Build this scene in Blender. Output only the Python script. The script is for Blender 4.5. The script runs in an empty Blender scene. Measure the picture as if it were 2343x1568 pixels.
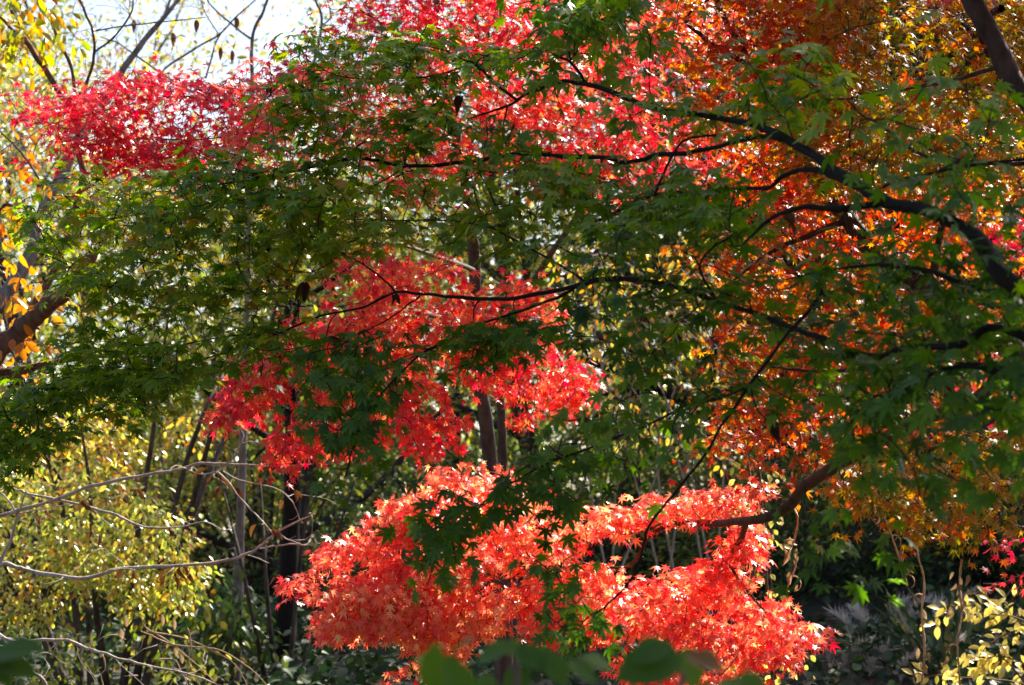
import bpy, math
import numpy as np
from mathutils import Vector, noise

# ------------------------------------------------------------------ camera, sky, sun, exposure
S = bpy.context.scene
COL = S.collection
PITCH = math.radians(5.6)
CAM = np.array([0.0, 0.0, 1.6])
cam = bpy.data.cameras.new('camera')
cam_ob = bpy.data.objects.new('camera', cam)
COL.objects.link(cam_ob)
cam_ob.location = CAM
cam_ob.rotation_euler = (math.radians(90) + PITCH, 0, 0)
cam.sensor_fit = 'HORIZONTAL'
cam.sensor_width = 23.6
cam.lens = 50.0
cam.clip_start = 0.05
cam.clip_end = 3000
cam.dof.use_dof = True
cam.dof.focus_distance = 8.2
cam.dof.aperture_fstop = 3.2
cam.dof.aperture_blades = 7
S.camera = cam_ob

SUN_EL, SUN_AZ = math.radians(46), math.radians(36)      # azimuth measured from the view direction (+Y) to the right
SUN = np.array([math.sin(SUN_AZ) * math.cos(SUN_EL), math.cos(SUN_AZ) * math.cos(SUN_EL), math.sin(SUN_EL)])
world = bpy.data.worlds.new('World')
S.world = world
world.use_nodes = True
wn = world.node_tree
bg = wn.nodes['Background']
sky = wn.nodes.new('ShaderNodeTexSky')
sky.sky_type = 'NISHITA'
sky.sun_disc = False
sky.sun_elevation = SUN_EL
sky.sun_rotation = SUN_AZ
sky.air_density = 1.0
sky.dust_density = 2.2
wn.links.new(sky.outputs[0], bg.inputs[0])
bg.inputs[1].default_value = 0.058
sun = bpy.data.lights.new('sun', 'SUN')
sun.energy = 5.0
sun.angle = math.radians(0.53)
sun.color = (1.0, 0.93, 0.82)
sun_ob = bpy.data.objects.new('sun', sun)
COL.objects.link(sun_ob)
sun_ob.rotation_euler = Vector(SUN).to_track_quat('Z', 'Y').to_euler()
S.view_settings.view_transform = 'Standard'
S.view_settings.look = 'None'
S.view_settings.gamma = 1.0
S.view_settings.exposure = 2.1
S.render.engine = 'CYCLES'
S.cycles.max_bounces = 7
S.cycles.diffuse_bounces = 4
S.cycles.glossy_bounces = 2
S.cycles.transmission_bounces = 4
S.cycles.caustics_reflective = False
S.cycles.caustics_refractive = False
S.cycles.use_denoising = True

RNG = np.random.RandomState(11)
KPX = 23.6 / 50.0 / 2342.0                                # metres across one traced unit at 1 m depth
FWD = np.array([0, math.cos(PITCH), math.sin(PITCH)])
UPV = np.array([0, -math.sin(PITCH), math.cos(PITCH)])
RGT = np.array([1.0, 0, 0])


def P(x, y, d):
    x, y, d = (np.asarray(v, float) for v in (x, y, d))
    a = ((x - 1171) * KPX * d)[..., None] * RGT
    b = ((784 - y) * KPX * d)[..., None] * UPV
    return CAM + a + b + d[..., None] * FWD


def sstep(a, b, t):
    t = np.clip((t - a) / (b - a), 0, 1)
    return t * t * (3 - 2 * t)


def gz(x, y):
    """height of the ground"""
    x, y = np.asarray(x, float), np.asarray(y, float)
    side = sstep(-4, 5, x)
    h = 0.75 * sstep(9, 16, y) + (0.55 + 0.95 * side) * sstep(15, 27, y) + 0.06 * np.sin(x * 1.3 + y * .7) + 0.05 * np.sin(x * 2.9 - y * 1.9)
    return h - 2.5 * sstep(34, 70, y)


# ------------------------------------------------------------------ object helpers
def tag(o, label=None, cat=None, group=None, kind=None):
    for k, v in (('label', label), ('category', cat), ('group', group), ('kind', kind)):
        if v:
            o[k] = v
    return o


def thing(name, loc, label, cat, group=None):
    o = bpy.data.objects.new(name, None)
    COL.objects.link(o)
    o.location = tuple(float(v) for v in loc)
    o.empty_display_size = 0.2
    return tag(o, label, cat, group)


def link_mesh(name, V, F, mat, parent=None, attr=None, smooth=True):
    """V (n,3); F list of (m,k) index arrays; attr = per-vertex float called tint"""
    me = bpy.data.meshes.new(name)
    if parent is not None:
        V = V - np.array(parent.location)
    me.vertices.add(len(V))
    me.vertices.foreach_set('co', np.ascontiguousarray(V, np.float32).ravel())
    loops = np.concatenate([f.ravel() for f in F]).astype(np.int32)
    sizes = np.concatenate([np.full(len(f), f.shape[1]) for f in F]).astype(np.int32)
    me.loops.add(len(loops))
    me.loops.foreach_set('vertex_index', loops)
    me.polygons.add(len(sizes))
    me.polygons.foreach_set('loop_start', np.concatenate([[0], np.cumsum(sizes)[:-1]]).astype(np.int32))
    me.update(calc_edges=True)
    if attr is not None:
        a = me.attributes.new('tint', 'FLOAT', 'POINT')
        a.data.foreach_set('value', np.ascontiguousarray(attr, np.float32))
    me.polygons.foreach_set('use_smooth', np.full(len(sizes), smooth))
    me.materials.append(mat)
    o = bpy.data.objects.new(name, me)
    COL.objects.link(o)
    if parent is not None:
        o.parent = parent
    return o


# ------------------------------------------------------------------ materials
def new_mat(name):
    m = bpy.data.materials.new(name)
    m.use_nodes = True
    nt = m.node_tree
    nt.nodes.clear()
    return m, nt, nt.nodes.new('ShaderNodeOutputMaterial')


def ramp(nt, stops):
    r = nt.nodes.new('ShaderNodeValToRGB')
    e = r.color_ramp.elements
    while len(e) < len(stops):
        e.new(0.5)
    for el, (p, c) in zip(e, stops):
        el.position = p
        el.color = (*c, 1)
    return r


def leaf_mat(name, stops, rough=0.38, trans=0.5, boost=1.5, spec=0.5):
    """thin leaf: glossy diffuse face plus light coming through; the hue differs from leaf to leaf"""
    m, nt, out = new_mat(name)
    at = nt.nodes.new('ShaderNodeAttribute')
    at.attribute_name = 'tint'
    tc = nt.nodes.new('ShaderNodeTexCoord')
    nz = nt.nodes.new('ShaderNodeTexNoise')
    nz.inputs['Scale'].default_value = 45
    nt.links.new(tc.outputs['Object'], nz.inputs['Vector'])
    ma = nt.nodes.new('ShaderNodeMath')
    ma.operation = 'MULTIPLY_ADD'
    ma.inputs[1].default_value = 0.22
    nt.links.new(nz.outputs['Fac'], ma.inputs[0])
    sb = nt.nodes.new('ShaderNodeMath')
    sb.operation = 'SUBTRACT'
    sb.inputs[1].default_value = 0.11
    nt.links.new(at.outputs['Fac'], sb.inputs[0])
    nt.links.new(sb.outputs[0], ma.inputs[2])
    r = ramp(nt, stops)
    nt.links.new(ma.outputs[0], r.inputs[0])
    pb = nt.nodes.new('ShaderNodeBsdfPrincipled')
    pb.inputs['Roughness'].default_value = rough
    pb.inputs['Specular IOR Level'].default_value = spec
    nt.links.new(r.outputs[0], pb.inputs['Base Color'])
    tr = nt.nodes.new('ShaderNodeBsdfTranslucent')
    hs = nt.nodes.new('ShaderNodeHueSaturation')
    hs.inputs['Saturation'].default_value = 1.08
    hs.inputs['Value'].default_value = boost
    nt.links.new(r.outputs[0], hs.inputs['Color'])
    nt.links.new(hs.outputs[0], tr.inputs['Color'])
    mx = nt.nodes.new('ShaderNodeMixShader')
    mx.inputs[0].default_value = trans
    nt.links.new(pb.outputs[0], mx.inputs[1])
    nt.links.new(tr.outputs[0], mx.inputs[2])
    nt.links.new(mx.outputs[0], out.inputs[0])
    return m


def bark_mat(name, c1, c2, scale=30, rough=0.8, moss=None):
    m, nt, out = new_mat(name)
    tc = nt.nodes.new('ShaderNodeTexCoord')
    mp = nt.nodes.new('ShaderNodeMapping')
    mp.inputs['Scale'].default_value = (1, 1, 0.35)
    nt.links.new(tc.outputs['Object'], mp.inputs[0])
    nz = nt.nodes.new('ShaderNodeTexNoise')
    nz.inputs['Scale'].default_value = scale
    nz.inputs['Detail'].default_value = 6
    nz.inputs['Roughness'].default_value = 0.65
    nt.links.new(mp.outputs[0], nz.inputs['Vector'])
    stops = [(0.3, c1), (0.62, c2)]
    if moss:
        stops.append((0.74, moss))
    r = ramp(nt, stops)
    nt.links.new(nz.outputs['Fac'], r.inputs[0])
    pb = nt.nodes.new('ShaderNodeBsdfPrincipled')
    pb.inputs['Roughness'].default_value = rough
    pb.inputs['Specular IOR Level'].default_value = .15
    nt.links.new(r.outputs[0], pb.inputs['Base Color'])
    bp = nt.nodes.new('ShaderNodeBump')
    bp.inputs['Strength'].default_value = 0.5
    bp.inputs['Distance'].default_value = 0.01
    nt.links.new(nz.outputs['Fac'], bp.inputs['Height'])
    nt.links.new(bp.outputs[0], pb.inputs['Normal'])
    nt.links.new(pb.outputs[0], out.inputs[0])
    return m


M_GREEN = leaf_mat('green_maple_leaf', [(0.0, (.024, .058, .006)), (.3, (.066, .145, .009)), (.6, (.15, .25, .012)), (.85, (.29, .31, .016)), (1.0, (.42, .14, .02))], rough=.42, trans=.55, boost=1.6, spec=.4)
M_RED = leaf_mat('crimson_maple_leaf', [(0.0, (.38, .010, .03)), (.3, (.62, .04, .065)), (.55, (.73, .09, .085)), (.8, (.79, .20, .085)), (1.0, (.80, .38, .10))], rough=.34, trans=.56, boost=1.35, spec=.6)
M_FLAME = leaf_mat('flame_maple_leaf', [(0.0, (.64, .04, .06)), (.3, (.75, .095, .085)), (.6, (.82, .21, .125)), (.82, (.88, .43, .19)), (1.0, (.9, .66, .34))], rough=.33, trans=.55, boost=1.3, spec=.6)
M_GOLD = leaf_mat('golden_maple_leaf', [(0.0, (.50, .035, .022)), (.28, (.50, .10, .014)), (.52, (.47, .18, .009)), (.75, (.40, .25, .011)), (.9, (.20, .19, .012)), (1.0, (.10, .13, .01))], rough=.4, trans=.55, boost=1.3)
M_YELLOW = leaf_mat('yellow_green_leaf', [(0.0, (.11, .18, .015)), (.35, (.38, .42, .06)), (.6, (.60, .52, .10)), (.82, (.62, .34, .06)), (1.0, (.36, .12, .025))], rough=.25, trans=.5, boost=1.25, spec=.6)
M_PALE = leaf_mat('pale_yellow_leaf', [(0.0, (.45, .45, .08)), (.5, (.72, .62, .16)), (1.0, (.78, .56, .12))], rough=.35, trans=.45, boost=1.2)
M_AMBER = leaf_mat('amber_leaf', [(0.0, (.20, .26, .02)), (.3, (.36, .30, .02)), (.6, (.55, .22, .02)), (1.0, (.38, .10, .015))], rough=.4, trans=.5, boost=1.3)
M_FOREST = leaf_mat('forest_leaf', [(0.0, (.02, .05, .012)), (.4, (.06, .11, .02)), (.7, (.22, .26, .04)), (.9, (.45, .34, .05)), (1.0, (.3, .13, .04))], rough=.35, trans=.4, boost=1.3)
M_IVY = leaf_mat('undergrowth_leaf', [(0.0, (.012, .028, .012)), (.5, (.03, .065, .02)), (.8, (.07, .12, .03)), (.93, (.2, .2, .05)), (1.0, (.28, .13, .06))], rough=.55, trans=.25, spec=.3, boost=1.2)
M_BROAD = leaf_mat('broad_green_leaf', [(0.0, (.04, .09, .010)), (.5, (.075, .14, .014)), (.8, (.16, .20, .02)), (1.0, (.14, .05, .008))], rough=.6, trans=.4, spec=.25, boost=1.3)
M_DEAD = leaf_mat('withered_leaf', [(0.0, (.03, .014, .008)), (.5, (.09, .035, .015)), (1.0, (.20, .09, .03))], rough=.7, trans=.2, boost=1.1, spec=.2)
M_STRAW = leaf_mat('straw', [(0.0, (.16, .10, .05)), (.5, (.36, .26, .14)), (1.0, (.55, .44, .28))], rough=.6, trans=.3, boost=1.1, spec=.3)
M_PLUME = leaf_mat('silver_plume', [(0.0, (.55, .48, .42)), (.5, (.70, .63, .56)), (1.0, (.82, .76, .70))], rough=.7, trans=.4, boost=1.1, spec=.2)
M_GRASS = leaf_mat('grass_blade', [(0.0, (.04, .07, .03)), (.5, (.08, .13, .05)), (.8, (.2, .2, .07)), (1.0, (.35, .26, .12))], rough=.45, trans=.3, boost=1.2)

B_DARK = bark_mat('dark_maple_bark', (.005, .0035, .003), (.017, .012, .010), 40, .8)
B_BROWN = bark_mat('brown_bark', (.045, .025, .017), (.14, .08, .055), 30)
B_GREY = bark_mat('grey_bark', (.07, .06, .055), (.24, .21, .19), 25)
B_PALE = bark_mat('pale_twig_bark', (.18, .14, .12), (.42, .36, .32), 35, .55)
B_FOREST = bark_mat('forest_bark', (.02, .016, .014), (.09, .07, .06), 20)


# ------------------------------------------------------------------ leaf templates
def palm_template(lobes, lens, sinus, shoulder, curl, seed):
    r = np.random.RandomState(seed)
    pts = []
    n = len(lobes)
    for i, (a, l) in enumerate(zip(lobes, lens)):
        a = math.radians(a + r.uniform(-4, 4))
        l = l * r.uniform(.92, 1.06)
        if shoulder and l > .3:
            da = math.atan(shoulder / .52)
            q = math.hypot(.52 * l, shoulder * l)
            pts += [(a - da, q, 0.3), (a, l, 1), (a + da, q, 0.3)]
        else:
            pts.append((a, l, 1))
        if i < n - 1:
            b = math.radians((lobes[i] + lobes[i + 1]) / 2)
            pts.append((b, sinus * min(lens[i], lens[i + 1]), .0))
    pts.append((math.pi, .05, 0))
    V = [(0.04, 0, 0)]
    for a, q, tip in pts:
        z = -curl * q * q + (r.uniform(-.10, .06) if tip == 1 else 0) - (.06 if tip == 0 else 0)
        V.append((q * math.cos(a), q * math.sin(a), z))
    k = len(pts)
    F = [(0, 1 + i, 1 + (i + 1) % k) for i in range(k)]
    return np.array(V), np.array(F)


L7 = [-125, -80, -40, 0, 40, 80, 125]
MAPLE = [palm_template(L7, [.36, .66, .9, 1, .9, .66, .36], .38, .15, c, s) for s, c in enumerate((.1, .25, .4, .0, .5, -.15))]
MAPLE_S = [palm_template(L7, [.4, .7, .92, 1, .92, .7, .4], .40, 0, c, s + 20) for s, c in enumerate((.1, .25, .45, .0, .6, -.15))]


def oval_template(w, curl, fold, n=5, tip=1.0):
    V, F = [(0, 0, 0)], []
    prof = [(.25, .75), (.5, 1.0), (.75, .72)] if n == 5 else [(.12, .55), (.3, .95), (.5, 1.0), (.7, .78), (.87, .42)]
    for t, k in prof:
        V.append((t, -w * k, fold * w * k - curl * t * t))
        V.append((t, 0, -curl * t * t))
        V.append((t, w * k, fold * w * k - curl * t * t))
    V.append((tip, 0, -curl))
    m = len(prof)
    T = []
    T += [(0, 1, 2), (0, 2, 3)]
    for i in range(m - 1):
        a = 1 + 3 * i
        T += [(a, a + 3, a + 4), (a, a + 4, a + 1), (a + 1, a + 4, a + 5), (a + 1, a + 5, a + 2)]
    a = 1 + 3 * (m - 1)
    e = 1 + 3 * m
    T += [(a, e, a + 1), (a + 1, e, a + 2)]
    return np.array(V, float), np.array(T)


OVAL = [oval_template(.24, c, f) for c, f in ((.1, .3), (.3, .2), (.0, .5), (.45, .3))]
BROAD = [oval_template(.33, c, f, 7) for c, f in ((.15, .25), (.35, .2), (.25, .4))]
HEART = [oval_template(.36, c, f) for c, f in ((.1, .2), (.25, .3))]
HAIR = [oval_template(.022, c, .5) for c in (.2, .5, .8)]
BLADE = [oval_template(.03, c, .5) for c in (.1, .3, .6)]
WITHER = [oval_template(.2, c, f, 7) for c, f in ((.5, 1.2), (.7, 1.5), (.3, 1.0))]


def unit(v):
    return v / np.maximum(np.linalg.norm(v, axis=-1, keepdims=True), 1e-9)


class Leaves:
    def __init__(self, templates):
        self.t = templates
        self.p, self.d, self.n, self.s, self.c = [], [], [], [], []

    def add(self, p, d, n, s, c):
        self.p.append(np.atleast_2d(p)); self.d.append(np.atleast_2d(d)); self.n.append(np.atleast_2d(n))
        self.s.append(np.atleast_1d(s)); self.c.append(np.atleast_1d(c))

    def build(self, name, mat, parent=None):
        if not self.p:
            return None
        p, d, n = (np.concatenate(v) for v in (self.p, self.d, self.n))
        s, c = np.concatenate(self.s), np.concatenate(self.c)
        d = unit(d)
        n = unit(n - (n * d).sum(1, keepdims=True) * d)
        b = np.cross(n, d)
        var = np.arange(len(p)) % len(self.t)
        Vs, Fs, Cs, off = [], [], [], 0
        for k, (TV, TF) in enumerate(self.t):
            i = np.where(var == k)[0]
            if not len(i):
                continue
            wv = RNG.uniform(.85, 1.12, (len(i), 1, 1))
            v = (TV[None, :, 0:1] * d[i, None] + TV[None, :, 1:2] * wv * b[i, None] + TV[None, :, 2:3] * n[i, None]) * s[i, None, None] + p[i, None]
            f = TF[None] + (off + np.arange(len(i)) * len(TV))[:, None, None]
            Vs.append(v.reshape(-1, 3)); Fs.append(f.reshape(-1, 3)); Cs.append(np.repeat(c[i], len(TV)))
            off += len(i) * len(TV)
        return link_mesh(name, np.concatenate(Vs), [np.concatenate(Fs)], mat, parent, np.concatenate(Cs))


class Tubes:
    def __init__(self):
        self.items = []

    def add(self, pts, rad, sides=6):
        self.items.append((np.asarray(pts, float), np.asarray(rad, float), sides))

    def build(self, name, mat, parent=None):
        if not self.items:
            return None
        Vs, Q, C, off = [], [], [], 0
        for pts, rad, m in self.items:
            k = len(pts)
            t = unit(np.gradient(pts, axis=0))
            ref = np.array([0.31, 0.17, .93]) if abs(t[0][2]) < .8 else np.array([.9, .3, .1])
            u = unit(np.cross(t, ref))
            w = np.cross(t, u)
            a = np.arange(m) * 2 * math.pi / m
            ring = pts[:, None] + rad[:, None, None] * (np.cos(a)[None, :, None] * u[:, None] + np.sin(a)[None, :, None] * w[:, None])
            Vs.append(ring.reshape(-1, 3))
            i = np.arange(k - 1)[:, None] * m
            j = np.arange(m)[None]
            q = np.stack([i + j, i + (j + 1) % m, i + m + (j + 1) % m, i + m + j], -1).reshape(-1, 4) + off
            Q.append(q)
            Vs.append(pts[-1:] + t[-1:] * rad[-1])
            e = off + k * m
            b = off + (k - 1) * m
            C.append(np.array([(b + s, b + (s + 1) % m, e) for s in range(m)]))
            off += k * m + 1
        return link_mesh(name, np.concatenate(Vs), [np.concatenate(Q), np.concatenate(C)], mat, parent)


def spline(pts, per=6):
    """Catmull-Rom through rows of pts (any number of columns)"""
    p = np.asarray(pts, float)
    if len(p) == 2:
        t = np.linspace(0, 1, per + 1)[:, None]
        return p[0] * (1 - t) + p[1] * t
    q = np.vstack([2 * p[0] - p[1], p, 2 * p[-1] - p[-2]])
    out = []
    for i in range(1, len(q) - 2):
        a, b, c, d = q[i - 1:i + 3]
        for t in np.arange(per) / per:
            out.append(.5 * ((2 * b) + (c - a) * t + (2 * a - 5 * b + 4 * c - d) * t * t + (3 * b - a - 3 * c + d) * t ** 3))
    out.append(p[-1])
    return np.array(out)


class Tree:
    """a tree whose limbs are given as curves; twigs grow from the limbs to where the leaves are"""
    def __init__(self, name, base, label, cat='tree', group=None, bark=B_DARK):
        self.o = thing(name, base, label, cat, group)
        self.bark = bark
        self.sp, self.sd, self.sr = [], [], []
        self.twigs = Tubes()

    def limb(self, pts, name='limb', sides=9, per=6, wob=0.10):
        """pts rows of x,y,z,radius"""
        c = spline(pts, per)
        xyz, r = c[:, :3], np.maximum(c[:, 3], .0012)
        k = len(xyz)
        j = RNG.normal(0, 1, (k, 3))
        j[1:-1] = (j[:-2] + j[1:-1] + j[2:]) / 3
        j[0] = j[-1] = 0
        xyz = xyz + j * (r * .22 + .0012)[:, None]
        r = r * (1 + wob * RNG.uniform(-1, 1, k))
        t = Tubes(); t.add(xyz, r, sides)
        o = t.build(name, self.bark, self.o)
        self.skel(xyz, r)
        return o

    def skel(self, xyz, r):
        self.sp.append(xyz); self.sd.append(unit(np.gradient(xyz, axis=0))); self.sr.append(r)

    def trace(self, pts, name='limb', **k):
        """rows of traced x, y, width, depth"""
        a = np.asarray(pts, float)
        p = P(a[:, 0], a[:, 1], a[:, 3])
        r = a[:, 2] * KPX * a[:, 3] / 2
        return self.limb(np.column_stack([p, r]), name, **k)

    def trace_thin(self, pts, **k):
        return self.trace([(x, y, w * .82, d) for x, y, w, d in pts], **k)

    def grow(self, targets, rtip=.0014, slope=.0016, reach=9.0, show=True, sides=4):
        """greedy branching from the skeleton to the targets; returns tip directions"""
        T = np.asarray(targets, float)
        sp, sd, sr = (np.concatenate(v) for v in (self.sp, self.sd, self.sr))
        n0 = len(sp)
        cap = n0 + len(T) * 4
        A = np.zeros((cap, 3)); D = np.zeros((cap, 3)); R = np.zeros(cap)
        A[:n0], D[:n0], R[:n0] = sp, sd, sr
        n = n0
        d0 = np.array([((sp - t) ** 2).sum(1).min() for t in T])
        out = np.zeros((len(T), 3))
        for i in np.argsort(d0):
            t = T[i]
            v = t - A[:n]
            L = np.sqrt((v * v).sum(1)) + 1e-6
            cs = (v * D[:n]).sum(1) / L
            j = int(np.argmin(L * (1.5 - .5 * cs)))
            l = L[j]
            if l > reach:
                out[i] = unit(v[j]); continue
            p0 = A[j]
            p1 = p0 + D[j] * l * .38 + v[j] * .12 + RNG.normal(0, .05, 3) * l
            u = np.linspace(0, 1, 5)[:, None]
            c = (1 - u) ** 2 * p0 + 2 * u * (1 - u) * p1 + u ** 2 * t
            c[1:-1] += RNG.normal(0, .018, (3, 3)) * l
            r0 = min(R[j] * .75, rtip + slope * l + .0006)
            rr = np.linspace(r0, rtip, 5)
            if show:
                self.twigs.add(c, rr, sides)
            dd = unit(np.gradient(c, axis=0))
            A[n:n + 4], D[n:n + 4], R[n:n + 4] = c[1:], dd[1:], rr[1:]
            n += 4
            out[i] = dd[-1]
        self.sp, self.sd, self.sr = [A[:n]], [D[:n]], [R[:n]]
        return out

    def finish(self, name='twigs'):
        o = self.twigs.build(name, self.bark, self.o)
        if o is not None:
            o['kind'] = 'stuff'
        return self.o


def inside(poly, x, y):
    poly = np.asarray(poly, float)
    x0, y0 = poly[:, 0], poly[:, 1]
    x1, y1 = np.roll(x0, -1), np.roll(y0, -1)
    c = np.zeros(len(x), bool)
    for a, b, e, f in zip(x0, y0, x1, y1):
        c ^= ((b > y) != (f > y)) & (x < (e - a) * (y - b) / (f - b + 1e-12) + a)
    return c


def sample(poly, n, d0, d1, thick, clump=.35, scale=2.2, slope=None, soft=.05):
    """points in a region of a crown: outline, depth from one side to the other, thickness; gathered into clumps,
    or into layers that slant like the branches when slope is given"""
    poly = np.asarray(poly, float)
    lo, hi = poly.min(0), poly.max(0)
    out = []
    ph = RNG.uniform(0, 50)
    while len(out) < n:
        x = RNG.uniform(lo[0], hi[0], 400); y = RNG.uniform(lo[1], hi[1], 400)
        k = inside(poly, x, y)
        x, y = x[k], y[k]
        f = (x - lo[0]) / (hi[0] - lo[0])
        d = d0 + (d1 - d0) * f + RNG.uniform(-.5, .5, len(x)) * thick
        p = P(x, y, d)
        for q, a, b in zip(p, x, y):
            if slope is None:
                v = noise.noise(Vector(q * np.array([1, 1, 1.8])) * scale)
            else:
                v = noise.noise(Vector((a * .003, (b - slope * a) * .023, q[1] * 1.6 + ph)))
            if v * .9 > RNG.uniform(-.9, .9) * (1 - clump) - .25 + clump * .25:
                out.append(q)
                if len(out) >= n:
                    break
    return np.array(out) + RNG.normal(0, soft, (n, 3))


def spray(L, tips, dirs, k, size, tint, tsd, hang, spread=.085, flat=.35, csd=.09, jit=.32):
    """leaves in pairs round the end of each twig"""
    for t, e in zip(tips, dirs):
        m = max(2, int(RNG.normal(k, k * .25)))
        e = unit(e * np.array([1, 1, .6]))
        b = unit(np.cross(e, [0, 0, 1.0]) + 1e-6)
        s = RNG.uniform(-1.3, .7, m) * spread
        side = np.where(np.arange(m) % 2 == 0, 1, -1) * RNG.uniform(.15, 1.0, m)
        up = np.cross(b, e)
        pos = t + s[:, None] * e + (side * spread)[:, None] * b + (RNG.normal(0, spread * flat, m))[:, None] * up
        pos[:, 2] -= np.abs(side) * spread * .35 * hang
        d = e * .55 + b * side[:, None] * 1.1 + RNG.normal(0, .35, (m, 3))
        d[:, 2] = d[:, 2] * (1 - hang) * .6 - hang * RNG.uniform(.4, 1.6, m) - .12
        n = np.array([0, 0, 1.0]) * (1 - hang * .75) + RNG.normal(0, jit, (m, 3)) + np.array([0, -1.0, .15]) * hang * .8
        tc = tint + RNG.normal(0, csd)
        L.add(pos, d, n, size * RNG.uniform(.72, 1.18, m), np.clip(tc + RNG.normal(0, tsd, m), 0.02, .98))


def foliage(tree, mat, regions, templates, name='foliage', twig=True):
    for r in regions:
        poly, n, d0, d1, th, k, size, tint, tsd, hang = r[:10]
        kw = r[10] if len(r) > 10 else {}
        pts = sample(poly, n, d0, d1, th, kw.get('clump', .35), kw.get('scale', 2.2), kw.get('slope'), kw.get('soft', .05))
        dirs = tree.grow(pts, rtip=.0019, slope=.0022, show=twig)
        L = Leaves(templates)
        spray(L, pts, dirs, k, size, tint, tsd, hang, kw.get('spread', .085), kw.get('flat', .35), kw.get('csd', .09), kw.get('jit', .32))
        L.build(name, mat, tree.o)


exec_parts = None
# ------------------------------------------------------------------ the ground
def build_ground():
    xs = np.concatenate([np.linspace(-400, -30, 14), np.linspace(-28, 28, 90), np.linspace(30, 400, 14)])
    ys = np.concatenate([np.linspace(-60, -2, 10), np.linspace(0, 75, 120), np.linspace(80, 700, 20)])
    X, Y = np.meshgrid(xs, ys)
    Z = gz(X, Y)
    V = np.stack([X, Y, Z], -1).reshape(-1, 3)
    nx, ny = len(xs), len(ys)
    i = (np.arange(ny - 1)[:, None] * nx + np.arange(nx - 1)[None]).ravel()
    F = np.stack([i, i + 1, i + 1 + nx, i + nx], -1)
    m, nt, out = new_mat('forest_soil')
    tc = nt.nodes.new('ShaderNodeTexCoord')
    nz = nt.nodes.new('ShaderNodeTexNoise')
    nz.inputs['Scale'].default_value = 3.0
    nz.inputs['Detail'].default_value = 9
    nt.links.new(tc.outputs['Object'], nz.inputs['Vector'])
    r = ramp(nt, [(.3, (.02, .017, .012)), (.5, (.045, .035, .022)), (.65, (.04, .055, .02)), (.8, (.10, .07, .035))])
    nt.links.new(nz.outputs['Fac'], r.inputs[0])
    pb = nt.nodes.new('ShaderNodeBsdfPrincipled')
    pb.inputs['Roughness'].default_value = .95
    nt.links.new(r.outputs[0], pb.inputs['Base Color'])
    nt.links.new(pb.outputs[0], out.inputs[0])
    tag(link_mesh('ground', V, [F], m), kind='structure')


build_ground()


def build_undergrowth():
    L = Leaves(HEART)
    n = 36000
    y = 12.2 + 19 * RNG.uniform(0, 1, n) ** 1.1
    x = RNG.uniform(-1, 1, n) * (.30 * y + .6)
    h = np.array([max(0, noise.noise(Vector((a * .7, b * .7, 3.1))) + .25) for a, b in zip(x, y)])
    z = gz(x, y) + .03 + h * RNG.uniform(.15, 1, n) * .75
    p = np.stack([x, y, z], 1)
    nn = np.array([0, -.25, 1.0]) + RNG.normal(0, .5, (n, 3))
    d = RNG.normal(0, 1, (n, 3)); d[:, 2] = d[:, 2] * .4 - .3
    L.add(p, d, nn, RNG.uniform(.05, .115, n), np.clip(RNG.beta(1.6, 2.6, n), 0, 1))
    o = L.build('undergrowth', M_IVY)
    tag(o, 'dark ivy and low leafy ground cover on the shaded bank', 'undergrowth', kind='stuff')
    # leaf litter
    L = Leaves(OVAL)
    n = 5000
    y = RNG.uniform(9, 30, n); x = RNG.uniform(-1, 1, n) * (.3 * y + .5)
    p = np.stack([x, y, gz(x, y) + .015], 1)
    L.add(p, RNG.normal(0, 1, (n, 3)) * [1, 1, .15], np.array([0, 0, 1.0]) + RNG.normal(0, .3, (n, 3)), RNG.uniform(.05, .1, n), RNG.uniform(.2, 1, n))
    tag(L.build('leaf_litter', M_DEAD), 'brown fallen leaves scattered over the forest floor', 'fallen leaves', kind='stuff')


build_undergrowth()


SHADE = [([(760, 150), (1290, 190), (1250, 260), (900, 380), (700, 380)], 9.4, 9.9), ([(1380, 100), (1950, 100), (1950, 330), (1400, 400)], 6.4, 5.6), ([(1380, 600), (2300, 600), (2300, 860), (1400, 860)], 6.3, 4.9), ([(300, 170), (700, 130), (700, 380), (420, 400)], 9.8, 10.1), ([(30, 505), (130, 388), (560, 332), (1330, 370), (1330, 470), (820, 560), (600, 715), (200, 705)], 8.0, 6.7), ([(615, 92), (1000, 62), (1560, -60), (1560, 120), (1000, 350), (560, 330)], 7.7, 6.6),
         ([(1330, 385), (1740, 420), (1640, 600), (1000, 565)], 6.9, 5.8), ([(1290, 605), (2460, 600), (2400, 1050), (1380, 870)], 6.4, 4.9), ([(-60, 930), (420, 722), (1285, 740), (800, 900), (80, 1060)], 8.1, 6.8),
         ([(1300, 1030), (1200, 1230), (990, 1370), (950, 1290)], 6.6, 6.4), ([(700, 880), (860, 900), (790, 1100)], 6.6, 6.6),
         ([(1700, -60), (2460, -80), (2460, 480), (1900, 420), (1780, 200)], 8.9, 7.8), ([(1850, 620), (2300, 640), (2300, 800), (1950, 800)], 8.8, 8.6), ([(1640, 900), (2400, 960), (2400, 1200), (1750, 1090)], 8.6, 8.3), ([(1750, 330), (2342, 300), (2342, 480), (2000, 440)], 5.5, 4.8)]
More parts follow.
